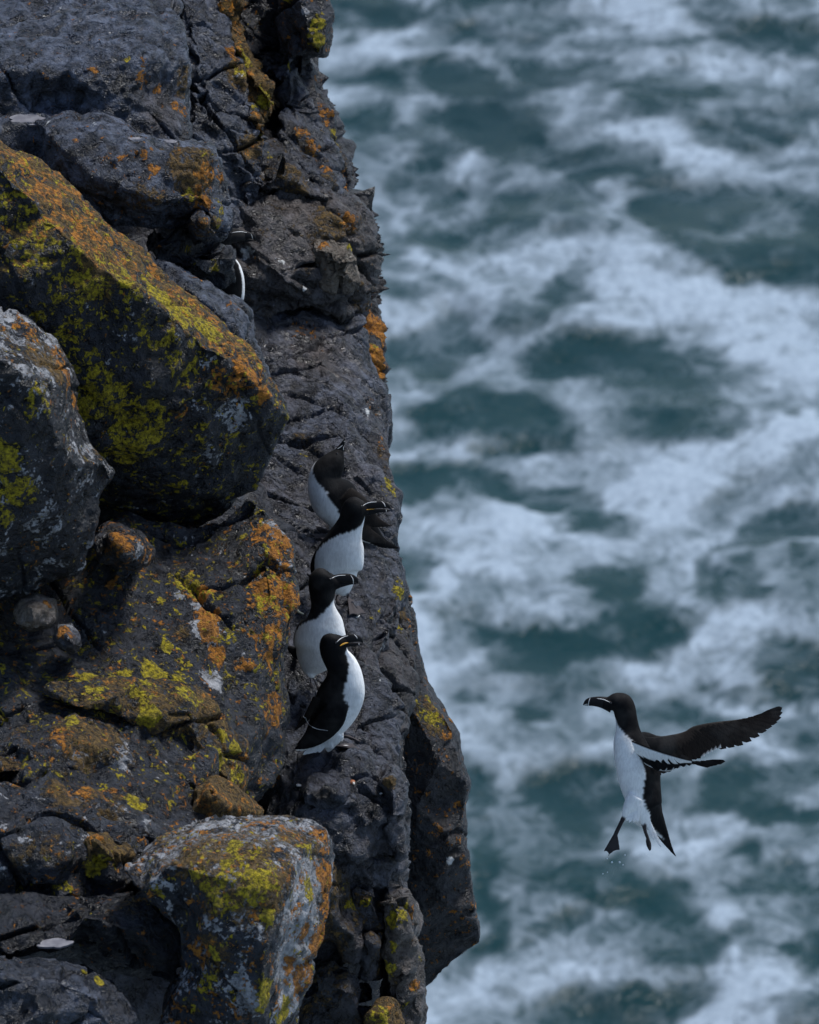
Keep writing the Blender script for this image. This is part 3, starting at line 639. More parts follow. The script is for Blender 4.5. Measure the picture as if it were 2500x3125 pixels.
rock('rock_lump', [(-120, 1650, -1.30), (20, 1640, -1.22), (120, 1625, -1.16), (230, 1650, -1.10), (330, 1700, -1.02), (420, 1730, -0.98), (430, 1800, -1.05), (330, 1850, -1.16), (200, 1900, -1.28), (60, 1960, -1.34), (-120, 1980, -1.42)],
     [(100, 1690, -1.32), (200, 1710, -1.28), (300, 1760, -1.22), (150, 1800, -1.38), (40, 1800, -1.42), (240, 1850, -1.34)], T=0.31, vox=0.006, seed=30, amp=1.0, chisel=1.0, base=dict(l=0.2, o=0.15, y=0.1, b=0.20, p=0.28),
     spots=[('b', 170, 1660, 90, .75), ('o', 160, 1660, 50, .5), ('y', 290, 1690, 26, .75), ('y', 320, 1700, 18, .8), ('o', 230, 1680, 40, .5), ('p', 250, 1690, 40, .45), ('y', 200, 1830, 24, .6)], **CW)
rock('rock_knob', [(140, 1760, -1.30), (190, 1738, -1.28), (245, 1750, -1.26), (278, 1800, -1.28), (260, 1840, -1.32), (190, 1835, -1.36)],
     [(200, 1770, -1.40), (230, 1800, -1.40)], T=0.19, vox=0.006, seed=31, amp=0.5, base=dict(l=0.1, b=0.6, y=0.15), spots=[('b', 205, 1765, 60, .9), ('y', 215, 1822, 26, .7), ('o', 205, 1755, 20, .55)], **CW)
rock('stone', [(412, 1660, -0.94), (440, 1635, -0.90), (470, 1640, -0.88), (520, 1680, -0.84), (545, 1712, -0.82), (500, 1760, -0.90), (430, 1760, -0.96), (405, 1710, -0.98)],
     [(445, 1665, -1.02), (480, 1700, -0.98)], T=0.19, vox=0.006, seed=32, amp=0.4, base=dict(l=0.1, b=0.7, o=0.2), spots=[('b', 460, 1690, 80, .95), ('o', 455, 1660, 44, .55)],
     label='brown lichen covered stone tucked behind the pale foreground boulder')
rock('stone', [(198, 1130, -0.62), (215, 1105, -0.60), (260, 1098, -0.58), (298, 1118, -0.57), (320, 1158, -0.57), (310, 1186, -0.60), (260, 1196, -0.64), (210, 1180, -0.65)],
     [(240, 1135, -0.72), (290, 1150, -0.68), (260, 1170, -0.71)], T=0.2, vox=0.005, seed=40, amp=0.4, chisel=0.7, crack=0, base=dict(l=0.15, p=0.2, o=0.2, b=0.2), spots=[('o', 268, 1128, 34, .72), ('p', 300, 1160, 30, .6), ('o', 312, 1172, 14, .8), ('b', 235, 1150, 40, .5)],
     label='dark stone with an orange lichen top under the diagonal boulder')
rock('stone', [(20, 1290, -0.86), (40, 1252, -0.83), (78, 1247, -0.82), (116, 1262, -0.82), (122, 1305, -0.84), (108, 1322, -0.87), (62, 1330, -0.90), (30, 1318, -0.90)],
     [(62, 1272, -0.93), (98, 1280, -0.92), (70, 1305, -0.95)], T=0.16, vox=0.005, seed=41, amp=0.3, chisel=0.7, crack=0, fine=0.7, base=dict(l=0.9, w=1.0, s=0.55), spots=[('o', 105, 1268, 12, .6)],
     label='rounded bare brown stone resting on the dark slope at the left')
rock('stone', [(112, 1345, -0.84), (124, 1318, -0.82), (150, 1312, -0.81), (172, 1335, -0.81), (178, 1362, -0.83), (160, 1380, -0.86), (128, 1372, -0.87)],
     [(140, 1335, -0.89), (158, 1355, -0.90)], T=0.14, vox=0.005, seed=42, amp=0.3, chisel=0.6, crack=0, fine=0.7, base=dict(l=0.5, w=0.5, p=0.45), spots=[('o', 132, 1322, 22, .85), ('o', 150, 1330, 12, .8), ('p', 160, 1360, 40, .6)],
     label='small grey stone with an orange lichen cap beside the bare brown stone')
# -- foreground
rock('boulder', [(262, 1830, -1.60), (300, 1792, -1.50), (340, 1762, -1.45), (420, 1728, -1.40), (520, 1710, -1.38), (600, 1714, -1.38), (660, 1724, -1.40), (690, 1742, -1.41), (701, 1780, -1.42), (700, 1850, -1.42), (690, 1925, -1.41), (668, 2020, -1.40), (640, 2115, -1.38), (615, 2260, -1.34), (330, 2260, -1.50), (345, 2130, -1.58), (390, 2040, -1.60), (370, 1960, -1.62), (300, 1880, -1.62)],
     [(420, 1780, -1.68), (540, 1775, -1.68), (640, 1790, -1.62), (350, 1820, -1.70), (470, 1850, -1.78), (590, 1860, -1.76), (450, 1950, -1.76), (560, 1990, -1.76), (550, 2120, -1.72), (440, 2060, -1.70), (655, 1900, -1.58)], T=0.37, vox=0.0055, seed=33, amp=0.5, chisel=0.55, crack=0.25, smooth=3,
     base=dict(l=0.15, o=0.18, y=0.15, b=0.10, p=0.36, b_up=0.30, p_up=0.2), spots=[('p', 650, 1900, 120, 1.0), ('p', 630, 2000, 110, 1.0), ('p', 620, 2080, 90, 1.0), ('p', 520, 2110, 40, .85), ('p', 520, 1740, 90, .6), ('p', 380, 1790, 60, .6), ('p', 600, 1800, 60, .5),
            ('o', 694, 1850, 40, .74), ('o', 678, 1980, 44, .76), ('o', 645, 1960, 26, .66), ('o', 645, 2060, 46, .72), ('o', 690, 1770, 34, .66), ('o', 690, 1910, 30, .7), ('o', 615, 2030, 26, .6), ('o', 590, 1730, 60, .45), ('o', 425, 2000, 40, .55), ('o', 470, 2120, 40, .5),
            ('y', 520, 1800, 50, .55), ('y', 480, 1850, 60, .58), ('y', 540, 1860, 54, .62), ('y', 655, 1790, 26, .7), ('y', 655, 1870, 22, .8), ('y', 568, 2095, 34, .85), ('y', 600, 2130, 30, .85), ('y', 470, 1900, 36, .6), ('y', 440, 2010, 16, .9), ('y', 430, 2070, 24, .6), ('y', 490, 1780, 20, .8), ('y', 420, 1850, 50, .5),
            ('b', 480, 1790, 120, .72), ('b', 540, 1840, 90, .75), ('b', 640, 1760, 60, .6), ('b', 440, 2010, 50, .6), ('y', 575, 1935, 20, .7)],
     label='large pale foreground boulder with an orange and grey lichened right side')
rock('rock_lump', [(-120, 1920, -1.55), (0, 1880, -1.48), (110, 1870, -1.44), (220, 1860, -1.42), (310, 1890, -1.45), (372, 1960, -1.50), (395, 2020, -1.50), (380, 2080, -1.45), (280, 2060, -1.40), (160, 2010, -1.50), (-120, 2040, -1.65)],
     [(60, 1930, -1.60), (180, 1930, -1.60), (290, 1960, -1.60), (340, 2010, -1.58), (140, 1985, -1.60)], T=0.31, vox=0.006, seed=34, amp=0.7, chisel=0.8, base=dict(l=0.08, o=0.12, y=0.08, b=0.12, p=0.06), spots=[('b', 280, 1900, 50, .5), ('o', 290, 1960, 20, .4)], basins=[(112, 1975, 0.04, 0.026, 'b')], **CW)
rock('boulder', [(-140, 2000, -1.95), (0, 2012, -1.88), (60, 2020, -1.85), (130, 2015, -1.82), (200, 2035, -1.80), (250, 2062, -1.78), (275, 2110, -1.78), (300, 2180, -1.76), (310, 2280, -1.76), (-140, 2280, -2.0)],
     [(40, 2060, -2.0), (130, 2060, -1.98), (200, 2090, -1.94), (100, 2130, -2.02), (230, 2150, -1.92)], T=0.37, vox=0.006, seed=35, amp=0.7, chisel=0.7, base=dict(l=0.5, o=0.06, b=0.1, p=0.15), spots=[('y', 212, 2062, 9, .9), ('y', 185, 2040, 9, .7), ('l', 180, 2110, 90, 1)],
     label='blurred grey boulder in the bottom left corner of the foreground')

# -- cliff going on below the frame down to the water
def lower_cliff():
    N = 5
    v, f = [], []
    prof = [(-40.0, 34.0), (-40.0, 1.2), (-9.0, 0.6), (-4.0, 0.9), (-1.7, 1.6), (-1.9, 5.0), (-3.5, 12.0), (-6.0, 34.0)]
    zs = [-1.6, -6, -12, -20, -29]
    for z in zs:
        for (x, y) in prof: v.append((x + 0.02 * (z + 1.6), y - 0.04 * (z + 1.6) * (y < 4), z))
    m = len(prof)
    for k in range(len(zs) - 1):
        for i in range(m):
            j = (i + 1) % m
            f.append((k * m + i, (k + 1) * m + i, (k + 1) * m + j, k * m + j))
    f.append(tuple(range(m))); f.append(tuple(reversed(range((len(zs) - 1) * m, len(zs) * m))))
    me = voxel(mesh_from('lower_cliff', v, f, False), 0.5)
    co = get_co(me); no = get_no(me)
    F1, F2, w, r = worley(co * 0.45)
    h = 0.5 * fbm(co * 0.25, 4) + 0.22 * r[:, 3] * 0.5 + 0.35 * (w * r[:, :3]).sum(1) * 0.4
    co = co + no * np.clip(h, -0.8, 0.25)[:, None]
    set_co(me, co)
    paint_rock(me, dict(l=0.35, w=0.25, o=0.04, y=0.04), ())
    me.materials.append(M_ROCK)
    o = link(bpy.data.objects.new('lower_cliff', me), cliff)
    o.matrix_parent_inverse = Matrix.Translation(-cliff.location)
lower_cliff()

# ------------------------------------------------------------------ the sea
def sea_point(x, y):
    d = VF + (x * SV - 1250) / FPX * VX + (1562.5 - y * SV) / FPX * VU
    t = (SEA_Z - CAM[2]) / d[2]
    return CAM + t * d, t

DARK = [(1604, 496, 190, 100, 8, .75), (1420, 470, 70, 30, 5, .6), (1325, 763, 225, 50, 3, .85), (1443, 868, 125, 68, 12, .85), (1052, 893, 150, 60, 8, .9), (1170, 1048, 110, 32, 0, 1.1),
    (1090, 670, 60, 30, 0, .6), (897, 397, 75, 35, 10, .6), (1083, 459, 55, 46, 20, .6), (1183, 595, 38, 32, 0, .6), (1257, 347, 125, 26, 0, .65), (1393, 391, 46, 28, 0, .7), (997, 267, 155, 34, 0, .65),
    (1195, 155, 100, 30, 4, .65), (904, 174, 160, 36, 6, .65), (755, 40, 130, 42, 0, .7), (1623, 80, 130, 38, 8, .75), (885, 732, 85, 48, 0, .75), (866, 508, 85, 24, 0, .6), (850, 570, 60, 18, 0, .5), (1642, 868, 40, 28, 0, .5),
    (872, 1004, 60, 40, 0, .85), (980, 1012, 110, 30, 4, .7), (1000, 320, 130, 20, 0, .5), (1500, 560, 150, 40, 6, .4), (900, 620, 70, 22, 0, .5), (1120, 1250, 50, 18, 0, .4), (1540, 1520, 90, 30, 0, .5), (1380, 1480, 70, 24, 0, .5), (950, 1580, 60, 20, 0, .4), (1636, 1120, 115, 45, -12, .9), (1198, 1093, 80, 26, 0, .8), (1290, 1233, 72, 34, 10, .9), (1485, 1228, 34, 56, 0, .9), (1560, 1249, 56, 34, 0, .75), (1625, 1293, 40, 16, 5, .8),
    (1700, 1206, 30, 30, 0, .6), (1388, 1309, 85, 34, 8, .85), (1096, 1368, 85, 32, -10, .95), (1280, 1352, 165, 34, -2, .95), (1685, 1411, 80, 55, 0, .8), (1593, 1444, 65, 34, 0, .75), (1480, 1460, 65, 28, 0, .75), (1690, 1535, 60, 42, 0, .7),
    (1118, 1498, 34, 22, 0, .6), (1000, 1480, 40, 22, 0, .5), (1215, 1692, 92, 66, 0, 1.0), (1031, 1649, 50, 42, 0, .8), (1577, 1660, 55, 75, -30, .75), (1680, 1633, 80, 42, 0, .75), (1593, 1725, 100, 28, 10, .8), (1566, 1795, 24, 28, 0, .8),
    (1306, 1860, 145, 52, 4, .9), (1015, 1860, 36, 62, 0, .8), (1652, 1849, 58, 40, 0, .8), (1200, 1946, 85, 22, 0, .6), (1436, 1968, 100, 60, 0, .75), (1026, 1962, 32, 32, 0, .8), (1690, 1990, 55, 28, 0, .7), (1296, 2124, 150, 62, 0, 1.1), (1700, 2120, 70, 60, 0, .9),
    (875, 1212, 44, 34, 0, .7), (1480, 700, 60, 14, 0, .4), (1240, 90, 110, 24, 8, .5), (1050, 90, 90, 20, 5, .5), (1420, 200, 120, 20, 0, .5), (1600, 290, 90, 18, 0, .4), (770, 250, 60, 30, 0, .5)]
BRIGHT = [(1520, 640, 230, 30, 6, .35), (1640, 720, 120, 60, 20, .35), (1560, 960, 180, 40, -16, .45), (1400, 1030, 120, 40, -20, .45), (1050, 1110, 150, 36, 0, .4), (900, 1250, 100, 60, 0, .35), (860, 880, 50, 70, 0, .35), (1000, 1220, 90, 30, -10, .4),
    (1600, 1340, 120, 24, 0, .35), (1420, 1760, 120, 40, -10, .35), (1100, 2080, 160, 50, 0, .4), (1560, 2060, 110, 50, 10, .3), (1450, 330, 110, 22, 0, .3), (1300, 430, 90, 40, 30, .25), (1040, 370, 60, 20, 0, .3), (900, 1400, 60, 80, 0, .2), (1420, 1600, 90, 60, 0, .25)]

def build_sea():
    def axis(lo, hi, step, far, g=1.25):
        a = list(np.arange(lo, hi, step)); s = step
        up = [a[-1]]
        while up[-1] < far: s *= g; up.append(up[-1] + s)
        dn = [a[0]]; s = step
        while dn[-1] > -far: s *= g; dn.append(dn[-1] - s)
        return np.array(dn[:0:-1] + a + up[1:])
    xs = axis(-8.0, 14.0, 0.09, 6000); ys = axis(35.0, 82.0, 0.13, 9000)
    gx, gy = np.meshgrid(xs, ys)
    n, m = gx.shape
    co = np.stack([gx.ravel(), gy.ravel(), np.full(n * m, 0.0)], 1)
    w = np.stack([fbm(co * 0.42 + 3, 3, 0.6), fbm(co * 0.42 + 33, 3, 0.6), pn(co * 0.55)], 1) * 1.15
    q = co + w * [1.0, 1.2, 0]
    w2 = np.stack([fbm(q * 0.8 + 70, 2), fbm(q * 0.8 + 90, 2), pn(co)], 1) * 0.7
    q2 = q + w2
    fld = fbm(q * [0.50, 0.30, 1] + 9, 4, 0.55)
    far = sstep(56, 72, co[:, 1])
    foam = 0.58 + 0.62 * fbm(q * [0.42, 0.28, 1] + 9, 3, 0.5) - 0.20 * far
    # curling filaments of foam, drawn out along the swell
    def fil(sx, sy, o, sharp):
        return np.clip(1 - sharp * np.abs(pn(q2 * [sx, sy, 1] + o)), 0, 1)
    foam += 0.22 * fil(0.50, 0.42, 13, 5.0) + 0.16 * fil(1.1, 0.9, 37, 4.5) - 0.10
    foam += (0.12 + far) * (0.30 * fil(0.6, 1.1, 57, 4.0) + 0.60 * fbm(q * [0.45, 0.9, 1] + 40, 3, 0.6) - 0.10)
    w3 = np.stack([fbm(co * 0.9 + 3, 5, 0.62), fbm(co * 0.9 + 33, 5, 0.62), pn(co * 0.55)], 1)
    q = co + w3 * [0.50, 0.62, 0]
    def stamp(lst, sgn):
        nonlocal foam
        for (cx, cy, rx, ry, rot, st) in lst:
            c, t = sea_point(cx, cy)
            e, _ = sea_point(cx + rx, cy); g, _ = sea_point(cx, cy - ry)
            ax, ay = abs(e[0] - c[0]), abs(g[1] - c[1])
            dx, dy = (q[:, 0] - c[0]) / ax, (q[:, 1] - c[1]) / ay
            a = R(rot) ; k = rx / ry
            u = dx * math.cos(a) - dy / k * math.sin(a); v = dx * k * math.sin(a) + dy * math.cos(a)
            rr = np.sqrt(u * u + v * v)
            foam += sgn * st * (1 - sstep(0.88, 1.32, rr)) * (0.85 + 0.3 * pn(co * 1.1 + 60))
    stamp(DARK, -0.66); stamp(BRIGHT, 0.60)
    foam = np.maximum(foam, -0.15) + 0.20 * fil(0.42, 0.36, 71, 9.0) + 0.13 * fil(0.9, 0.8, 83, 8.0)
    teal = np.clip(0.5 + 0.6 * pn(co * 0.3 + 11) + 0.35 * (1 - far), 0, 1)
    z = 0.30 * fbm(q * [0.22, 0.34, 1] + 5, 4, 0.45) + 0.03 * np.clip(foam, 0, 1)
    co[:, 2] = z
    idx = np.arange(n * m).reshape(n, m)
    f = np.stack([idx[:-1, :-1], idx[:-1, 1:], idx[1:, 1:], idx[1:, :-1]], -1).reshape(-1, 4)
    me = bpy.data.meshes.new('sea')
    me.vertices.add(n * m); me.vertices.foreach_set('co', co.astype(np.float32).ravel())
    me.loops.add(f.size); me.loops.foreach_set('vertex_index', f.ravel().astype(np.int32))
    me.polygons.add(len(f)); me.polygons.foreach_set('loop_start', np.arange(0, f.size, 4, dtype=np.int32))
    me.polygons.foreach_set('use_smooth', np.ones(len(f), bool))
    me.update(); me.validate()
    set_attr(me, 'foam', np.stack([np.clip(foam, -0.2, 1.2), teal, np.zeros(n * m), np.ones(n * m)], 1))
    me.materials.append(M_SEA)
    o = link(bpy.data.objects.new('sea', me)); o.location = (0, 0, SEA_Z)
    tag(o, 'blue green sea streaked with white foam far below', kind='structure')
build_sea()

# ------------------------------------------------------------------ razorbills
BLACK = (0.0032, 0.0032, 0.0040); BROWN = (0.0105, 0.0082, 0.0072); WHITE = (0.87, 0.88, 0.87); FOOT = (0.030, 0.027, 0.029); FOOT_DRY = (0.060, 0.053, 0.055)
Z6 = (840, 1700, 3.3175); Z5 = (850, 1300, 3.92); Z7 = (1750, 2080, 2.5746); Z8 = (600, 640, 5.75)

def catmull(P, n):
    P = np.asarray(P, float); k = len(P)
    if k == 2:
        t = np.linspace(0, 1, n)[:, None]; return P[0] * (1 - t) + P[1] * t
    Q = np.vstack([2 * P[0] - P[1], P, 2 * P[-1] - P[-2]])
    t = np.linspace(0, k - 1, n); i = np.minimum(t.astype(int), k - 2); u = (t - i)[:, None]
    a, b, c, d = Q[i], Q[i + 1], Q[i + 2], Q[i + 3]
    return 0.5 * (2 * b + (c - a) * u + (2 * a - 5 * b + 4 * c - d) * u * u + (3 * b - a - 3 * c + d) * u ** 3)

class Place:
    """turns traced zoom coordinates into world points for one bird standing upright at a depth"""
    def __init__(self, z, d0, foot_y, tilt):
        self.z, self.d0, self.fy, self.tilt = z, d0, z[1] + foot_y / z[2], tilt
    def px(self, x, y): return self.z[0] + np.asarray(x, float) / self.z[2], self.z[1] + np.asarray(y, float) / self.z[2]
    def depth(self, y, dd): return self.d0 + np.asarray(dd, float) + self.tilt * (self.z[1] + np.asarray(y, float) / self.z[2] - self.fy)
    def p(self, x, y, dd=0.0):
        px, py = self.px(x, y); return PX(px, py, self.depth(y, dd))
    def m(self, r): return np.asarray(r, float) / self.z[2] * (D0 + self.d0) / FPX

def loft(pl, st, colour=None, n=60, seg=56):
    """st rows: x, y, radius, depth offset, depth ratio, white from, white to (degrees, 0 = right of travel, 90 = towards the viewer)"""
    full = []
    for s in st:
        s = list(s) + [0.0, 0.9, 0.0, 0.0][len(s) - 3:]
        full.append(s)
    A = catmull(full, n)
    x, y, r, dd, ra, p1, p2 = A.T
    r = np.maximum(r, 0.6)
    C = pl.p(x, y, dd)
    tx, ty = np.gradient(x), np.gradient(y); L = np.hypot(tx, ty) + 1e-9
    nx, ny = -ty / L, tx / L
    nv = nx[:, None] * VX - ny[:, None] * VU
    a = pl.m(r); b = a * ra
    ph = np.linspace(0, 2 * np.pi, seg, endpoint=False)
    V = C[:, None] + a[:, None, None] * np.cos(ph)[None, :, None] * nv[:, None] - b[:, None, None] * np.sin(ph)[None, :, None] * VF
    V = V.reshape(-1, 3)
    F = []
    for i in range(n - 1):
        for j in range(seg):
            k = (j + 1) % seg
            F.append((i * seg + j, i * seg + k, (i + 1) * seg + k, (i + 1) * seg + j))
    F.append(tuple(range(seg - 1, -1, -1))); F.append(tuple(range((n - 1) * seg, n * seg)))
    if colour is None:
        deg = np.degrees(ph)[None, :]
        mid = ((p1 + p2) / 2)[:, None]; half = ((p2 - p1) / 2)[:, None]
        da = np.abs((deg - mid + 180) % 360 - 180)
        jit = 3.5 * pn(V * 170.0).reshape(n, seg)
        isw = (da + jit < half) & (half > 4)
        col = np.where(isw.reshape(-1, 1), WHITE, BLACK)
    else:
        col = np.tile(np.array(colour), (len(V), 1))
    return V, F, col

def prism(points, thick, colour):
    """thin solid plate through 3D points (a fan)"""
    P = np.array(points); c = P.mean(0)
    nrm = np.cross(P[1] - P[0], P[-1] - P[0]); nrm /= np.linalg.norm(nrm) + 1e-9
    # refine so that colours transfer evenly
    top = P + nrm * thick / 2; bot = P - nrm * thick / 2; n = len(P)
    V = np.vstack([top, bot])
    F = [tuple(range(n)), tuple(reversed(range(n, 2 * n)))] + [(i, n + i, n + (i + 1) % n, (i + 1) % n) for i in range(n)]
    return V, F, np.tile(np.array(colour), (len(V), 1))

def tube_pts(P, rad, seg=8):
    P = np.asarray(P, float); n = len(P); rad = np.broadcast_to(rad, n)
    T = np.gradient(P, axis=0); T /= np.linalg.norm(T, axis=1)[:, None] + 1e-9
    ref = -VF
    N1 = np.cross(T, ref); N1 /= np.linalg.norm(N1, axis=1)[:, None] + 1e-9
    N2 = np.cross(N1, T)
    ph = np.linspace(0, 2 * np.pi, seg, endpoint=False)
    V = (P[:, None] + rad[:, None, None] * (np.cos(ph)[None, :, None] * N1[:, None] + np.sin(ph)[None, :, None] * N2[:, None])).reshape(-1, 3)
    F = [(i * seg + j, i * seg + (j + 1) % seg, (i + 1) * seg + (j + 1) % seg, (i + 1) * seg + j) for i in range(n - 1) for j in range(seg)]
    F += [tuple(range(seg - 1, -1, -1)), tuple(range((n - 1) * seg, n * seg))]
    return V, F

def join(parts):
    V, F, C, o = [], [], [], 0
    for v, f, c in parts:
        V.append(v); F += [tuple(i + o for i in t) for t in f]; C.append(c); o += len(v)
    return np.vstack(V), F, np.vstack(C)

def bvh_of(me):
    return BVHTree.FromPolygons([v.co.copy() for v in me.vertices], [tuple(p.vertices) for p in me.polygons])

def cast(trees, px, py):
    d = Vector(VF + (px - 1250) / FPX * VX + (1562.5 - py) / FPX * VU).normalized()
    best = None
    for t in trees:
        h = t.ray_cast(Vector(CAM), d)
        if h[0] is not None and (best is None or h[3] < best[1]): best = (np.array(h[0]), h[3])
    return None if best is None else best[0]

def child(name, V, F, mat, root, colour=None, label=None):
    me = mesh_from(name, np.asarray(V) - np.array(root.matrix_world.translation if False else root.location), F)
    if colour is not None: set_attr(me, 'plumage', np.hstack([colour, np.ones((len(colour), 1))]))
    me.materials.append(mat)
    o = bpy.data.objects.new(name, me)
    scene.collection.objects.link(o); o.parent = root
    if label: o['label'] = label
    return o

def sphere(c, r, sx=10, sy=7):
    V = [c + r * np.array([0, 0, 1.0])]
    for i in range(1, sy):
        t = math.pi * i / sy
        for j in range(sx):
            a = 2 * math.pi * j / sx
            V.append(c + r * np.array([math.sin(t) * math.cos(a), math.sin(t) * math.sin(a), math.cos(t)]))
    V.append(c - r * np.array([0, 0, 1.0]))
    F = [(0, 1 + j, 1 + (j + 1) % sx) for j in range(sx)]
    for i in range(sy - 2):
        for j in range(sx):
            a = 1 + i * sx; F.append((a + j, a + sx + j, a + sx + (j + 1) % sx, a + (j + 1) % sx))
    e = 1 + (sy - 2) * sx
    F += [(e + j, len(V) - 1, e + (j + 1) % sx) for j in range(sx)]
    return np.array(V), F

def ground_trees():
    return [ROCK_BVH['ledge'], ROCK_BVH['slab']]

def foot_parts(pl, ankle, tips, on_ground=True, r=9, dd=0.0, leg=None):
    """webbed foot: three toes with skin between them; on the ground its points are dropped on the rock"""
    def at(x, y):
        if on_ground:
            px, py = pl.px(x, y); h = cast(ground_trees(), float(px), float(py))
            if h is not None: return h + np.array([0, 0, 0.008]) - VF * 0.004
        return pl.p(x, y, dd)
    A = at(*ankle); T = [at(*t) for t in tips]
    parts = []
    FC = FOOT_DRY if on_ground else FOOT
    rr = float(pl.m(r))
    for t in T:
        m = (A + t) / 2 + np.array([0, 0, 0.004 if on_ground else 0.0])
        pts = catmull(np.array([A, m, t]), 12)
        V, F = tube_pts(pts, np.linspace(rr * 1.1, rr * 0.55, 12), 10)
        parts.append((V, F, np.tile(np.array(FC), (len(V), 1))))
    for a, b in zip(T[:-1], T[1:]):
        e = (a + b) / 2 * 0.88 + A * 0.12
        parts.append(prism([A, a * 0.95 + A * 0.05, e, b * 0.95 + A * 0.05], 0.0046, FC))
    if leg is not None:
        L = [pl.p(*l[:2], l[2]) for l in leg] + [A]
        pts = catmull(np.array(L), 14)
        V, F = tube_pts(pts, np.linspace(rr * 1.5, rr * 1.3, 14), 10)
        parts.append((V, F, np.tile(np.array(FC), (len(V), 1))))
    return parts

def razorbill(label, pl, body, bills, stripes, eye, feet=(), gape=None, base=None, vox=0.0026):
    parts = [loft(pl, st, c) for st, c in body]
    for ft in feet: parts += foot_parts(pl, **ft)
    V, F, C = join(parts)
    kd = KDTree(len(V))
    for i, v in enumerate(V): kd.insert(v, i)
    kd.balance()
    me = voxel(mesh_from('body', V, F, False), vox)
    relax(me, 3, 0.5)
    co = get_co(me)
    idx = np.array([kd.find(c)[1] for c in co])
    col = C[idx]
    # soften the colour edge by one ring
    e = edges_np(me); n = len(co); cnt = np.bincount(e.ravel(), minlength=n)[:, None]
    s = np.stack([np.bincount(e[:, 0], col[e[:, 1], k], n) + np.bincount(e[:, 1], col[e[:, 0], k], n) for k in range(3)], 1)
    col = 0.5 * col + 0.5 * s / np.maximum(cnt, 1)
    s = np.stack([np.bincount(e[:, 0], col[e[:, 1], k], n) + np.bincount(e[:, 1], col[e[:, 0], k], n) for k in range(3)], 1)
    col = 0.5 * col + 0.5 * s / np.maximum(cnt, 1)
    tree = BVHTree.FromPolygons([Vector(c) for c in co], [tuple(p.vertices) for p in me.polygons])
    root = bpy.data.objects.new('razorbill', None); scene.collection.objects.link(root)
    root.empty_display_size = 0.05
    if base is None:
        base = co[np.argmin(co[:, 2])]
    root.location = base
    tag(root, label, 'bird', 'razorbills on and beside the cliff')
    set_co(me, co - base)
    set_attr(me, 'plumage', np.hstack([col, np.ones((n, 1))]))
    me.polygons.foreach_set('use_smooth', np.ones(len(me.polygons), bool))
    me.materials.append(M_PLUM)
    b = bpy.data.objects.new('body', me); scene.collection.objects.link(b); b.parent = root
    trees = [tree]
    bp = [loft(pl, st, BLACK, 24, 20) for st in bills]
    Vb, Fb, Cb = join(bp)
    bill = child('bill', Vb, Fb, M_BILL, root)
    trees.append(BVHTree.FromPolygons([Vector(v) for v in Vb], Fb))
    for pts, rad in stripes:
        P = catmull(np.array(pts, float), 18); out = []
        for (x, y) in P:
            px, py = pl.px(x, y); h = cast(trees, float(px), float(py))
            if h is not None: out.append(h)
        if len(out) > 3:
            k = len(out); w = np.sin(np.linspace(0.25, math.pi - 0.25, k)) ** 0.6
            Vs, Fs = tube_pts(np.array(out), float(pl.m(rad)) * 0.62 * w, 8)
            child('white_line', Vs, Fs, M_STRIPE, root)
    if gape:
        pts, rad = gape; P = catmull(np.array(pts, float), 16); out = []
        for (x, y) in P:
            px, py = pl.px(x, y); h = cast(trees, float(px), float(py))
            if h is not None: out.append(h)
        if len(out) > 3:
            w = np.sin(np.linspace(0.3, math.pi - 0.2, len(out)))
            Vs, Fs = tube_pts(np.array(out), float(pl.m(rad)) * w, 8)
            child('gape', Vs, Fs, M_GAPE, root, label='yellow inner edge of the open bill')
    px, py = pl.px(*eye); h = cast([tree], float(px), float(py))
    if h is not None:
        Vs, Fs = sphere(h + VF * 0.0012, 0.0036); child('eye', Vs, Fs, M_EYE, root)
    return root, pl

TILT = 0.00047
def ledge_depth(px, py):
    h = cast(ground_trees(), px, py)
    return float((h - CAM) @ VF - D0)

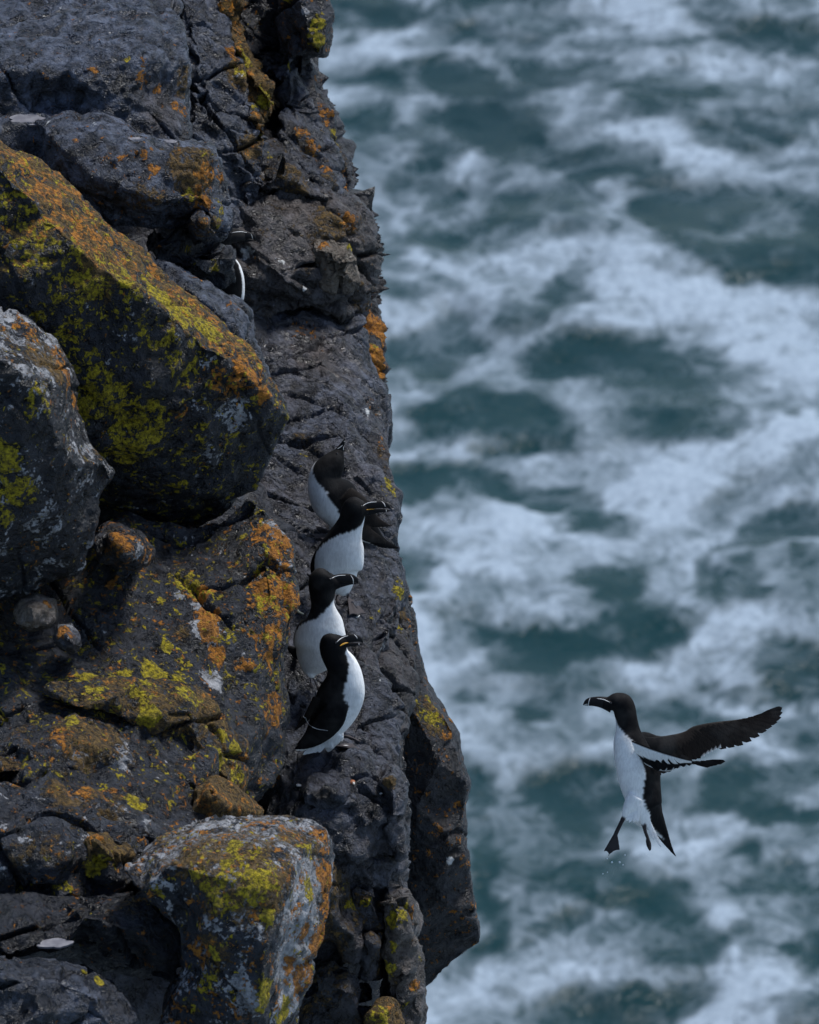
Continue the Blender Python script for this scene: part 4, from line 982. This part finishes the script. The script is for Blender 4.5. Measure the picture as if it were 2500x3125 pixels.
# nearest bird, in profile with its bill ajar
d1 = ledge_depth(840 + 600 / 3.3175, 1700 + 1940 / 3.3175)
pl = Place(Z6, d1 - 0.01, 1940, TILT)
razorbill('nearest razorbill on the ledge, in profile with yellow gape and folded wing', pl,
    [([(225, 1915, 22, .02, .8, 0, 0), (360, 1845, 95, .01, .8, -50, 50), (470, 1745, 160, 0, .8, -62, 62), (560, 1625, 210, 0, .8, -66, 66), (632, 1485, 236, 0, .8, -72, 72), (684, 1345, 228, 0, .8, -86, 86), (700, 1215, 188, 0, .82, -80, 80), (676, 1105, 160, 0, .85, -62, 62), (618, 1015, 138, 0, .85, -38, 38), (590, 945, 137, 0, .85, 0, 0), (572, 880, 122, 0, .85, 0, 0), (590, 822, 96, 0, .85, 0, 0), (606, 785, 40, 0, .8, 0, 0)], None),
     ([(520, 880, 90, 0, .85), (600, 870, 92, 0, .8), (670, 866, 72, 0, .72), (725, 860, 55, 0, .6), (750, 862, 38, 0, .5)], BLACK),
     # folded near wing and its tip
     ([(690, 1440, 45, -.045, .3), (648, 1510, 98, -.052, .28), (575, 1630, 135, -.055, .26), (470, 1755, 122, -.05, .26), (340, 1865, 80, -.04, .26), (200, 1950, 8, -.03, .4)], BLACK),
     ([(420, 1420, 40, -.02, .5), (340, 1590, 40, -.015, .5), (260, 1690, 26, 0, .5), (180, 1768, 6, 0, .6)], BROWN),
     # tail, vent feathers and thigh
     ([(330, 1880, 50, .01, .4), (250, 1920, 34, .01, .3), (190, 1945, 8, .01, .4)], BLACK),
     ([(560, 1860, 90, -.02, .6), (480, 1890, 52, -.02, .5), (430, 1912, 22, -.02, .4), (400, 1925, 5, -.02, .4)], WHITE),
     ([(610, 1780, 100, -.02, .7), (560, 1880, 70, -.02, .7), (540, 1950, 34, -.02, .7), (535, 1980, 8, -.02, .7)], WHITE),
     ([(640, 1790, 60, .03, .7), (665, 1850, 32, .03, .7), (672, 1872, 8, .03, .7)], WHITE)],
    [[(640, 852, 36, 0, .5), (715, 832, 40, 0, .42), (785, 820, 40, 0, .36), (838, 828, 32, 0, .3), (872, 846, 17, 0, .3), (888, 872, 4, 0, .4)],
     [(640, 900, 34, 0, .5), (715, 892, 24, 0, .42), (790, 885, 17, 0, .36), (850, 882, 12, 0, .3), (898, 878, 3, 0, .4)]],
    [([(622, 862), (655, 832), (695, 810), (738, 796)], 5.5), ([(800, 784), (822, 806), (832, 826)], 5.5), ([(846, 866), (850, 892)], 5), ([(306, 1624), (340, 1692), (420, 1738), (535, 1757)], 5), ([(284, 1606), (292, 1622), (304, 1628)], 6)], (612, 866),
    [dict(ankle=(600, 1938), tips=[(868, 1998), (872, 1968), (800, 1915)], leg=[(555, 1900, -.02)]), dict(ankle=(690, 1832), tips=[(872, 1902), (868, 1884), (790, 1850)], r=8, leg=[(665, 1800, .03)])],
    gape=([(655, 900), (690, 880), (735, 868), (805, 868)], 9))

# second bird, breast to the viewer, head turned to the right
d2 = ledge_depth(840 + 440 / 3.3175, 1700 + 1335 / 3.3175)
pl = Place(Z6, d2 - 0.03, 1335, TILT)
razorbill('second razorbill from the front, white breast to the viewer and bill closed', pl,
    [([(366, 1222, 20, 0, .8, 0, 170), (368, 1155, 100, 0, .8, -40, 180), (394, 1060, 185, 0, .82, -45, 176), (432, 955, 246, 0, .8, -45, 168), (448, 850, 264, 0, .78, -45, 163), (474, 740, 248, 0, .78, -45, 152), (492, 650, 198, 0, .8, -45, 128), (488, 565, 148, 0, .85, -45, 92), (482, 485, 118, 0, .88, -30, 48), (478, 400, 124, 0, .88, 0, 0), (478, 320, 138, 0, .85, 0, 0), (480, 240, 138, 0, .85, 0, 0), (500, 175, 110, 0, .85, 0, 0), (525, 136, 44, 0, .8, 0, 0)], None),
     ([(430, 250, 90, 0, .85), (520, 250, 100, 0, .8), (600, 258, 76, 0, .68), (660, 250, 56, 0, .5)], BLACK),
     ([(290, 1010, 60, .03, .5), (200, 960, 52, .03, .5), (130, 910, 24, .03, .5), (82, 880, 4, .03, .5)], BLACK),
     ([(345, 190, 18, 0, .6), (310, 160, 7, 0, .6), (285, 155, 3, 0, .6)], BLACK),
     ([(330, 1120, 50, .0, .7), (360, 1190, 40, -.01, .7), (375, 1226, 14, -.01, .7)], WHITE)],
    [[(590, 228, 44, 0, .5), (680, 214, 46, 0, .42), (760, 212, 42, 0, .34), (806, 228, 32, 0, .3), (832, 252, 14, 0, .3), (838, 268, 3, 0, .4)],
     [(600, 288, 40, 0, .5), (680, 272, 30, 0, .42), (760, 264, 17, 0, .34), (824, 266, 5, 0, .4)]],
    [([(570, 216), (612, 196), (660, 186), (712, 184)], 5.5), ([(765, 186), (785, 216), (791, 246), (792, 278)], 5.5)], (556, 224),
    [dict(ankle=(425, 1330), tips=[(500, 1368), (470, 1385), (420, 1378)], r=7, leg=[(378, 1215, -.01)]), dict(ankle=(360, 1300), tips=[(400, 1350), (370, 1360), (330, 1340)], r=7, leg=[(350, 1190, .02)])])

# third bird, calling with open bill
d3 = ledge_depth(850 + 790 / 3.92, 1300 + 2130 / 3.92)
pl = Place(Z5, d3 - 0.03, 2130, TILT)
razorbill('third razorbill from the front, braying with its bill open over the drop', pl,
    [([(800, 2030, 30, 0, .8, 0, 170), (780, 1970, 110, 0, .8, -40, 178), (742, 1875, 205, 0, .82, -45, 178), (708, 1760, 262, 0, .8, -45, 172), (716, 1650, 296, 0, .78, -45, 166), (744, 1540, 288, 0, .78, -45, 158), (776, 1430, 256, 0, .78, -45, 140), (802, 1330, 212, 0, .8, -45, 112), (838, 1230, 172, 0, .85, -45, 70), (872, 1135, 152, 0, .88, -20, 30), (888, 1045, 150, 0, .88, 0, 0), (895, 965, 138, 0, .86, 0, 0), (888, 895, 100, 0, .85, 0, 0), (880, 852, 38, 0, .8, 0, 0)], None),
     ([(840, 970, 95, 0, .85), (930, 970, 105, 0, .8), (1010, 988, 86, 0, .68), (1080, 990, 62, 0, .5)], BLACK),
     ([(500, 1500, 60, .04, .5), (440, 1650, 60, .05, .5), (425, 1760, 40, .05, .5), (430, 1850, 6, .05, .5)], BLACK)],
    [[(990, 975, 54, 0, .5), (1100, 950, 50, 0, .42), (1200, 938, 44, 0, .36), (1270, 945, 38, 0, .3), (1315, 965, 20, 0, .3), (1342, 990, 4, 0, .4)],
     [(990, 1040, 50, 0, .5), (1100, 1028, 36, 0, .42), (1200, 1014, 24, 0, .36), (1290, 1012, 16, 0, .3), (1340, 1015, 4, 0, .4)]],
    [([(1010, 952), (1058, 926), (1112, 912), (1176, 908)], 7), ([(1236, 902), (1265, 932), (1279, 966)], 7), ([(1289, 1000), (1291, 1026)], 6), ([(1032, 1112), (1060, 1090), (1088, 1076)], 6)], (994, 962),
    [dict(ankle=(830, 2070), tips=[(1065, 2290), (960, 2310), (850, 2300)], r=11, leg=[(835, 2020, -.01)]), dict(ankle=(690, 2080), tips=[(760, 2180), (720, 2190), (690, 2170)], r=9, leg=[(720, 2000, .02)])],
    gape=([(1050, 1002), (1120, 994), (1230, 984)], 6))

# fourth bird, tail to the sea, head thrown back
d4 = ledge_depth(850 + 560 / 3.92, 1300 + 1320 / 3.92)
pl = Place(Z5, d4 - 0.02, 1320, TILT * 0.6)
razorbill('farthest razorbill on the ledge, throwing its head straight up', pl,
    [([(1455, 1468, 6, .06, .5, 180, 180), (1370, 1440, 34, .05, .5, 180, 180), (1230, 1390, 70, .03, .7, 175, 240), (1075, 1270, 140, .01, .8, 130, 250), (920, 1130, 212, 0, .8, 112, 255), (780, 1000, 262, 0, .8, 104, 258), (662, 862, 284, 0, .8, 98, 262), (584, 735, 244, 0, .82, 99, 262), (562, 625, 202, 0, .85, 128, 240), (584, 545, 184, 0, .85, 166, 205), (640, 462, 158, 0, .85, 180, 180), (692, 375, 112, 0, .85, 180, 180), (730, 310, 62, 0, .7, 180, 180), (742, 285, 44, 0, .6, 180, 180)], None),
     ([(800, 820, 120, -.04, .4), (960, 960, 130, -.05, .35), (1100, 1110, 95, -.04, .3), (1240, 1172, 46, -.02, .3), (1384, 1197, 4, 0, .4)], BROWN),
     ([(900, 1150, 100, -.05, .35), (1050, 1290, 90, -.05, .3), (1180, 1350, 60, -.03, .3), (1290, 1400, 22, 0, .3)], BROWN),
     ([(1250, 1400, 26, .04, .5), (1350, 1432, 15, .05, .5), (1415, 1455, 8, .06, .6), (1466, 1474, 2, .06, .6)], BLACK),
     ([(660, 1180, 70, 0, .7), (640, 1240, 40, 0, .7), (632, 1270, 12, 0, .7)], WHITE)],
    [[(728, 305, 58, 0, .5), (748, 255, 38, 0, .42), (770, 208, 22, 0, .34), (789, 168, 10, 0, .3), (797, 152, 2, 0, .4)]],
    [([(703, 274), (738, 254), (768, 230)], 6), ([(776, 246), (778, 290)], 5), ([(781, 180), (796, 186)], 5)], (700, 330),
    [dict(ankle=(620, 1300), tips=[(420, 1215), (440, 1260), (500, 1330)], r=9, leg=[(650, 1240, 0)]), dict(ankle=(640, 1330), tips=[(360, 1330), (420, 1370), (520, 1385)], r=9, leg=[(690, 1240, -.03)])])

# bird half hidden in the crevice
pl = Place(Z8, 1.16, 1900, TILT)
razorbill('razorbill half hidden in the crevice, only its bill line and back showing', pl,
    [([(330, 2000, 40, 0, .8, 0, 0), (380, 1850, 200, 0, .8, -80, 26), (485, 1560, 330, 0, .8, -80, 26), (534, 1320, 314, 0, .8, -80, 29), (520, 1100, 282, 0, .8, -80, 27), (455, 920, 232, 0, .85, -80, 22), (405, 740, 200, 0, .85, 0, 0), (410, 570, 200, 0, .85, 0, 0), (470, 440, 190, 0, .85, 0, 0), (540, 330, 120, 0, .85, 0, 0), (570, 260, 40, 0, .85, 0, 0)], None),
     ([(500, 460, 150, 0, .8), (660, 450, 130, 0, .75), (790, 460, 100, 0, .6), (870, 470, 70, 0, .5)], BLACK)],
    [[(760, 450, 70, 0, .5), (860, 445, 66, 0, .42), (940, 460, 56, 0, .36), (1000, 490, 36, 0, .3), (1040, 548, 5, 0, .4)],
     [(760, 530, 50, 0, .5), (860, 532, 34, 0, .42), (960, 540, 18, 0, .36), (1030, 548, 5, 0, .4)]],
    [([(625, 402), (720, 388), (800, 386), (882, 402)], 9), ([(955, 420), (975, 470), (985, 520)], 6)], (600, 410))

# ------------------------------------------------------------------ the flying bird
plf = Place(Z7, -0.6, 700, 0.0002)
fly, _ = razorbill('razorbill flying in from the sea with wings swept back and feet dangling', plf,
    [([(815, 1386, 2, .06, .6, 110, 110), (775, 1330, 14, .055, .5, 110, 110), (735, 1255, 30, .05, .5, 110, 110), (690, 1170, 52, .04, .6, 128, 200), (625, 1085, 98, .02, .75, 110, 222), (566, 1010, 136, 0, .85, 100, 240), (548, 900, 146, 0, .9, 95, 240), (526, 800, 162, 0, .9, 78, 235), (508, 690, 170, 0, .9, 74, 235), (462, 560, 146, 0, .9, 72, 235), (437, 460, 124, 0, .9, 82, 225), (428, 385, 98, 0, .88, 118, 210), (418, 300, 86, 0, .88, 160, 180), (400, 210, 88, 0, .86, 170, 170), (378, 150, 76, 0, .85, 170, 170), (350, 108, 36, 0, .8, 170, 170)], None),
     ([(400, 160, 70, 0, .85), (340, 160, 72, 0, .8), (285, 170, 56, 0, .66), (230, 168, 40, 0, .5)], BLACK),
     ([(500, 980, 70, -.04, .6), (560, 1080, 44, -.03, .5), (620, 1170, 22, -.01, .5), (690, 1262, 3, .01, .5)], WHITE),
     ([(490, 900, 70, -.04, .7), (440, 980, 50, -.045, .7), (410, 1040, 30, -.045, .7), (398, 1086, 10, -.045, .7)], WHITE),
     ([(590, 700, 88, .05, .6), (606, 860, 84, .05, .6), (616, 980, 80, .05, .6), (648, 1090, 66, .05, .5), (700, 1200, 44, .05, .5), (750, 1290, 24, .055, .5), (816, 1388, 2, .06, .5)], BLACK),
     ([(530, 1040, 50, -.03, .7), (545, 1110, 24, -.03, .7), (552, 1135, 8, -.03, .7)], WHITE),
     ([(397, 1066, 20, -.045, .9), (370, 1120, 17, -.045, .9), (335, 1192, 18, -.045, .9)], FOOT),
     ([(550, 1118, 17, -.03, .9), (566, 1180, 15, -.03, .9), (590, 1250, 13, -.03, .9), (600, 1328, 7, -.03, .9)], FOOT),
     ([(584, 1240, 18, -.03, .9), (594, 1285, 20, -.02, 1.6), (604, 1330, 8, -.01, 1.6)], FOOT),
     # shoulders carry on into the wings
     ([(470, 480, 70, 0, .8), (560, 460, 66, .03, .7), (650, 470, 50, .06, .5), (760, 470, 36, .09, .4)], BLACK)],
    [[(300, 168, 44, 0, .5), (222, 154, 37, 0, .42), (152, 150, 29, 0, .36), (110, 157, 21, 0, .3), (86, 174, 8, 0, .3), (78, 186, 2, 0, .4)],
     [(300, 206, 40, 0, .5), (232, 188, 24, 0, .42), (172, 182, 13, 0, .36), (112, 184, 5, 0, .3), (86, 186, 2, 0, .4)]],
    [([(286, 162), (240, 142), (186, 132)], 4.2), ([(132, 128), (122, 158), (119, 188)], 3.6)], (296, 166),
    [dict(ankle=(334, 1188), tips=[(240, 1336), (276, 1372), (364, 1328)], on_ground=False, r=12, dd=-0.045)], base=PX(1750 + 520 / 2.5746, 2080 + 1100 / 2.5746, -0.6))

def feather(pl, root_pt, tip_pt, width, col, tipcol=None, k=0, n=10):
    """one flight feather: a thin curved blade with a rounded tip, a midrib ridge and thickness"""
    A = pl.p(*root_pt); B = pl.p(*tip_pt)
    ax = B - A; L = np.linalg.norm(ax); ax /= L
    side = np.cross(ax, -VF); side /= np.linalg.norm(side)
    nr = np.cross(side, ax); w = float(pl.m(width))
    if nr @ VF > 0: nr = -nr
    V, C = [], []
    for i in range(n):
        t = i / (n - 1); wd = w * (0.55 + 0.45 * min(1, t * 3)) * math.sqrt(max(0.0, 1 - max(0, (t - 0.72) / 0.28) ** 2.2)) + 0.0004
        c = A + ax * L * t + nr * (0.002 * t * t)
        cc = tipcol if (tipcol is not None and t > 0.92) else col
        for s, z in ((-1, -0.0004), (0, 0.0000), (1, -0.0002), (1, -0.0008), (0, -0.0008), (-1, -0.0010)):
            V.append(c + side * wd * s * (0.8 if s < 0 else 1) + nr * z); C.append(cc)
    F = [(i * 6 + j, i * 6 + (j + 1) % 6, (i + 1) * 6 + (j + 1) % 6, (i + 1) * 6 + j) for i in range(n - 1) for j in range(6)]
    F += [tuple(range(5, -1, -1)), tuple(range((n - 1) * 6, n * 6))]
    return np.array(V), F, np.array(C)

def wing_surface(pl, lead, trail, frac, colfun, thick=0.004, n=44, m=16):
    L = catmull(lead, n); T = catmull(trail, n)
    V, C = [], []
    for side in (0, 1):
        for i in range(n):
            for j in range(m):
                t = j / (m - 1) * frac
                q = L[i] * (1 - t) + T[i] * t
                th = thick * (1.0 - 0.75 * t / frac) * (0.35 + 0.65 * (1 - i / n))
                bulge = 0.010 * math.sin(math.pi * min(1, t * 1.2)) * (1 - i / n)
                V.append(pl.p(q[0], q[1], q[2] - bulge + (th if side else -th))); C.append(colfun(i / (n - 1), t))
    V = np.array(V); o = n * m; F = []
    for i in range(n - 1):
        for j in range(m - 1):
            a = i * m + j; F.append((a, a + m, a + m + 1, a + 1)); F.append((o + a, o + a + 1, o + a + m + 1, o + a + m))
    for i in range(n - 1):
        for j in (0, m - 1):
            a = i * m + j; F.append((a, a + m, o + a + m, o + a) if j else (a, o + a, o + a + m, a + m))
    for j in range(m - 1):
        for i in (0, n - 1):
            a = i * m + j; F.append((a, a + 1, o + a + 1, o + a) if i else (a, o + a, o + a + 1, a + 1))
    return V, F, np.array(C)

def part_mesh(name, data, parent, root_loc, label=None):
    V, F, C = data
    me = mesh_from(name, V - root_loc, F, 'feather' not in name); set_attr(me, 'plumage', np.hstack([C, np.ones((len(C), 1))])); me.materials.append(M_PLUM)
    o = bpy.data.objects.new(name, me); scene.collection.objects.link(o); o.parent = parent
    if label: o['label'] = label
    return o

def flying_wings():
    base = np.array(fly.location); pl = plf
    lead = np.array([(520, 425, .0), (620, 436, .04), (760, 420, .08), (870, 394, .11), (950, 350, .13), (1100, 320, .16), (1300, 297, .19), (1480, 262, .21), (1600, 222, .22)])
    trail = np.array([(560, 600, .02), (680, 606, .05), (790, 612, .08), (890, 606, .10), (990, 590, .12), (1120, 536, .14), (1260, 510, .16), (1420, 440, .18), (1600, 300, .20)])
    wing = part_mesh('wing', wing_surface(pl, lead, trail, 0.86, lambda s, t: BLACK if s < 0.3 else BROWN), fly, base, 'far wing raised, dark above with pale edged secondaries')
    Lc = catmull(lead, 100)
    tips = [(640, 622), (720, 632), (800, 636), (870, 632), (930, 622), (968, 612), (1000, 603), (1030, 586), (1062, 565), (1092, 548), (1125, 532), (1160, 518)]
    for k, (tx, ty) in enumerate(tips):
        s = 0.18 + 0.40 * k / len(tips); r = Lc[int(s * 99)]
        d = feather(pl, (r[0] - 10, r[1] + 45, r[2] - .001 * k), (tx, ty, .06 + .09 * k / 12), 36, BROWN, WHITE if k > 6 else None)
        part_mesh('flight_feather', d, wing, np.zeros(3) + base)
    prim = [(1200, 524), (1266, 512), (1334, 497), (1400, 466), (1464, 428), (1520, 386), (1562, 352), (1604, 318), (1634, 282), (1644, 242), (1642, 204)]
    for k, (tx, ty) in enumerate(prim):
        s = 0.56 + 0.34 * k / len(prim); r = Lc[int(s * 99)]
        d = feather(pl, (r[0], r[1] + 30 * (1 - k / 11), r[2] - .012 + .0008 * k), (tx, ty, .155 + .05 * k / 10), 40 - 1.4 * k, BROWN)
        part_mesh('flight_feather', d, wing, base)
    lead2 = np.array([(455, 462, -.05), (600, 518, -.09), (760, 570, -.13), (930, 622, -.18), (1060, 628, -.22), (1150, 626, -.25)])
    trail2 = np.array([(500, 606, -.03), (610, 672, -.06), (740, 704, -.09), (880, 656, -.12), (1020, 652, -.18), (1140, 640, -.24)])
    def c2(s, t):
        if s > 0.72: return BROWN
        if t < 0.13: return BROWN
        if t < 0.70 - 0.32 * s: return WHITE
        return BLACK if t < 0.97 else WHITE
    wing2 = part_mesh('wing', wing_surface(pl, lead2, trail2, 1.0, c2, 0.005), fly, base, 'near wing seen edge on with white lining underneath')
    sec = [(690, 692), (735, 690), (790, 684), (840, 672), (890, 660), (935, 650)]
    for k, (tx, ty) in enumerate(sec):
        d = feather(pl, (tx - 90, ty - 66, -.09 - .012 * k), (tx, ty, -.085 - .012 * k), 26, BLACK, WHITE)
        part_mesh('flight_feather', d, wing2, base)
    for k, (rx, ry, tx, ty) in enumerate([(560, 600, 690, 735), (600, 640, 735, 712), (640, 668, 782, 688), (545, 590, 660, 690)]):
        part_mesh('flight_feather', feather(pl, (rx, ry, -.03), (tx, ty, -.045), 26, BLACK), wing2, base)
    for k, (rx, ry, tx, ty) in enumerate([(930, 628, 1078, 668), (960, 630, 1110, 656), (1000, 628, 1140, 648), (1040, 626, 1196, 626), (1030, 630, 1180, 636)]):
        part_mesh('flight_feather', feather(pl, (rx, ry, -.18 - .01 * k), (tx, ty, -.22 - .008 * k), 16, BROWN), wing2, base)
flying_wings()

def undertail(root, pl, blades, w=16):
    base = np.array(root.location)
    for (rx, ry, tx, ty, dd) in blades:
        part_mesh('undertail_feather', feather(pl, (rx, ry, dd), (tx, ty, dd), w, WHITE), root, base)
undertail(bpy.data.objects['razorbill'], Place(Z6, d1 - 0.01, 1940, TILT), [(470, 1880, 284, 2000, -.03), (480, 1890, 318, 1992, -.032), (490, 1890, 352, 1984, -.034), (500, 1895, 392, 1978, -.03), (505, 1900, 440, 1975, -.034), (420, 1890, 210, 1955, -.02), (430, 1885, 250, 1960, -.025)], 20)
undertail(fly, plf, [(500, 1000, 440, 1105, -.05), (510, 1000, 475, 1108, -.052), (520, 1010, 505, 1100, -.05), (575, 1080, 634, 1246, -.02), (590, 1090, 662, 1250, -.015), (600, 1110, 690, 1300, -.005), (470, 1000, 420, 1092, -.05)], 13)

# ------------------------------------------------------------------ puddles and litter
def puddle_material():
    N = NT('sky_pale_rain_water')
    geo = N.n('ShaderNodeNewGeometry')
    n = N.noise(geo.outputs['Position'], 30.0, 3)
    N.put(N.b.inputs['Base Color'], N.mix(N.ramp(n, 0.35, 0.65), (0.15, 0.15, 0.17), (0.22, 0.22, 0.24)))  # pale grey base paints in the bright sky mirrored by the water
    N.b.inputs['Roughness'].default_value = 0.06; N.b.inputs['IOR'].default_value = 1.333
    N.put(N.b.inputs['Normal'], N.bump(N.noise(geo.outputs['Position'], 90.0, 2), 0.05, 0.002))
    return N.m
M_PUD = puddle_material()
PUD = {'a': 'pale rain puddle in a hollow under the top left slab', 'b': 'small pale puddle in the dark rock above the bottom left boulder', 'c': 'thin sliver of rainwater in the middle of the upper ochre blotched slab', 'd': 'tiny rain puddle near the right end of the upper ochre blotched slab'}
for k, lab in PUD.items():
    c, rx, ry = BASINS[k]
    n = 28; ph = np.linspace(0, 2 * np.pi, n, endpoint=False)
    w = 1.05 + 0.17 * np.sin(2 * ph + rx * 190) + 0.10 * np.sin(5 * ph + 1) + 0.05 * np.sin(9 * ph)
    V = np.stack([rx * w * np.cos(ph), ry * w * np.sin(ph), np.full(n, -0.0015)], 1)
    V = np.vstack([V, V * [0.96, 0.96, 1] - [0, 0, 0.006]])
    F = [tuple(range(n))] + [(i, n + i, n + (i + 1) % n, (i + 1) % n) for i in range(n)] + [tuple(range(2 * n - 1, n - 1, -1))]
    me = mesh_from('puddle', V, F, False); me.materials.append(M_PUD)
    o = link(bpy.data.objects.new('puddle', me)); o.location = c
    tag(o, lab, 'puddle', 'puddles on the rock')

def litter(name, label, cat, x, y, r, squash, mat, seed, group=None):
    """small angular fragment lying on the ledge"""
    h = cast(ground_trees(), x * SV, y * SV)
    V, F = sphere(np.zeros(3), 1.0, 14, 9)
    V = V * (1 + 0.32 * facet(V * 0.9 + seed)[:, None] + 0.1 * pn(V * 2.2 + seed)[:, None]) * np.array(squash) * r
    V[:, 2] -= V[:, 2].min()
    me = mesh_from(name, V, F); me.materials.append(mat)
    o = link(bpy.data.objects.new(name, me)); o.location = h - np.array([0, 0, r * 0.15]); o.rotation_euler = (0.1, 0.2, seed)
    tag(o, label, cat, group)
    return o
M_PEB = simple_mat('pale_shell', (0.55, 0.55, 0.52), 0.6, 0.2, 150, 0.001)
M_SHELL = simple_mat('orange_crab_shell', (0.20, 0.06, 0.015), 0.5, 0.5, 120, 0.002)
M_BONE = simple_mat('bleached_bone', (0.60, 0.53, 0.34), 0.6, 0.25, 120, 0.001)
litter('shell_chip', 'larger white shell chip on the rock below the nearest bird', 'shell', 629, 1655, 0.0085, (1.2, 1.0, 0.45), M_PEB, 1.0)
litter('shell_chip', 'tiny white shell chip just below the larger shell chip', 'shell', 635, 1667, 0.0065, (1.2, 1.0, 0.5), M_PEB, 2.0)
litter('shell_chip', 'white fleck of shell at the right edge of the rock below the nearest bird', 'shell', 801, 1672, 0.006, (1.3, 1.0, 0.5), M_PEB, 3.0)
litter('shell_chip', 'white shell fleck lying by the foot of the third bird', 'shell', 754, 1299, 0.006, (1.6, 0.8, 0.4), M_PEB, 4.0)
o = litter('crab_shell', 'orange and white broken crab shell on the rock below the nearest bird', 'shell', 742, 1648, 0.008, (1.3, 1.0, 0.6), M_SHELL, 5.0)
h = np.array(o.location)
V, F = sphere(np.zeros(3), 0.005, 10, 7); V = V * [1.5, 0.7, 0.5] + [0.007, 0.002, 0.006]
me = mesh_from('shell_rim', V, F); me.materials.append(M_PEB); r_ = bpy.data.objects.new('shell_rim', me); scene.collection.objects.link(r_); r_.parent = o

def bone():
    pts = [(190, 505), (215, 530), (245, 560), (285, 578), (318, 600)]
    P = []
    for (x, y) in pts:
        h = cast(ground_trees(), 840 + x / 3.3175, 1700 + y / 3.3175); P.append(h)
    P = np.array(P); dm = np.median((P - CAM) @ VF)
    P = np.array([PX(840 + x / 3.3175, 1700 + y / 3.3175, dm - D0 - 0.004) for (x, y) in pts])
    base = P[2].copy()
    Q = catmull(P, 24)
    rad = np.interp(np.linspace(0, 1, 24), [0, 0.12, 0.3, 0.75, 1], [0.0030, 0.0062, 0.0040, 0.0030, 0.0045])
    V, F = tube_pts(Q - base, rad, 10)
    me = mesh_from('bone', V, F); me.materials.append(M_BONE)
    o = link(bpy.data.objects.new('bone', me)); o.location = base
    tag(o, 'bleached bone lying on the ledge behind the second bird', 'bone')
    V, F = sphere(Q[3] - base - VF * 0.0052, 0.0022); me = mesh_from('socket', V, F); me.materials.append(M_EYE)
    c = bpy.data.objects.new('socket', me); scene.collection.objects.link(c); c.parent = o
bone()

def water_mat():
    N = NT('water_drop'); N.b.inputs['Base Color'].default_value = (0.75, 0.82, 0.86, 1); N.b.inputs['Roughness'].default_value = 0.08
    n = N.noise(N.n('ShaderNodeNewGeometry').outputs['Position'], 200.0, 2); N.put(N.b.inputs['Roughness'], N.ramp(n, 0.3, 0.7, 0.05, 0.15)); return N.m
M_DROP = water_mat()
for (x, y, r) in [(265, 1390, .0016), (303, 1419, .0024), (364, 1419, .0026), (405, 1363, .0020), (390, 1440, .0016), (232, 1510, .0016), (268, 1498, .0014), (574, 1360, .0014)]:
    c = plf.p(x, y, -.045); V, F = sphere(np.zeros(3), r, 10, 7); V[:, 2] *= 1.25
    me = mesh_from('water_drop', V, F); me.materials.append(M_DROP)
    o = link(bpy.data.objects.new('water_drop', me)); o.location = c
    tag(o, 'tiny water drop falling from the feet of the flying bird', 'drop', 'water drops below the flying bird')
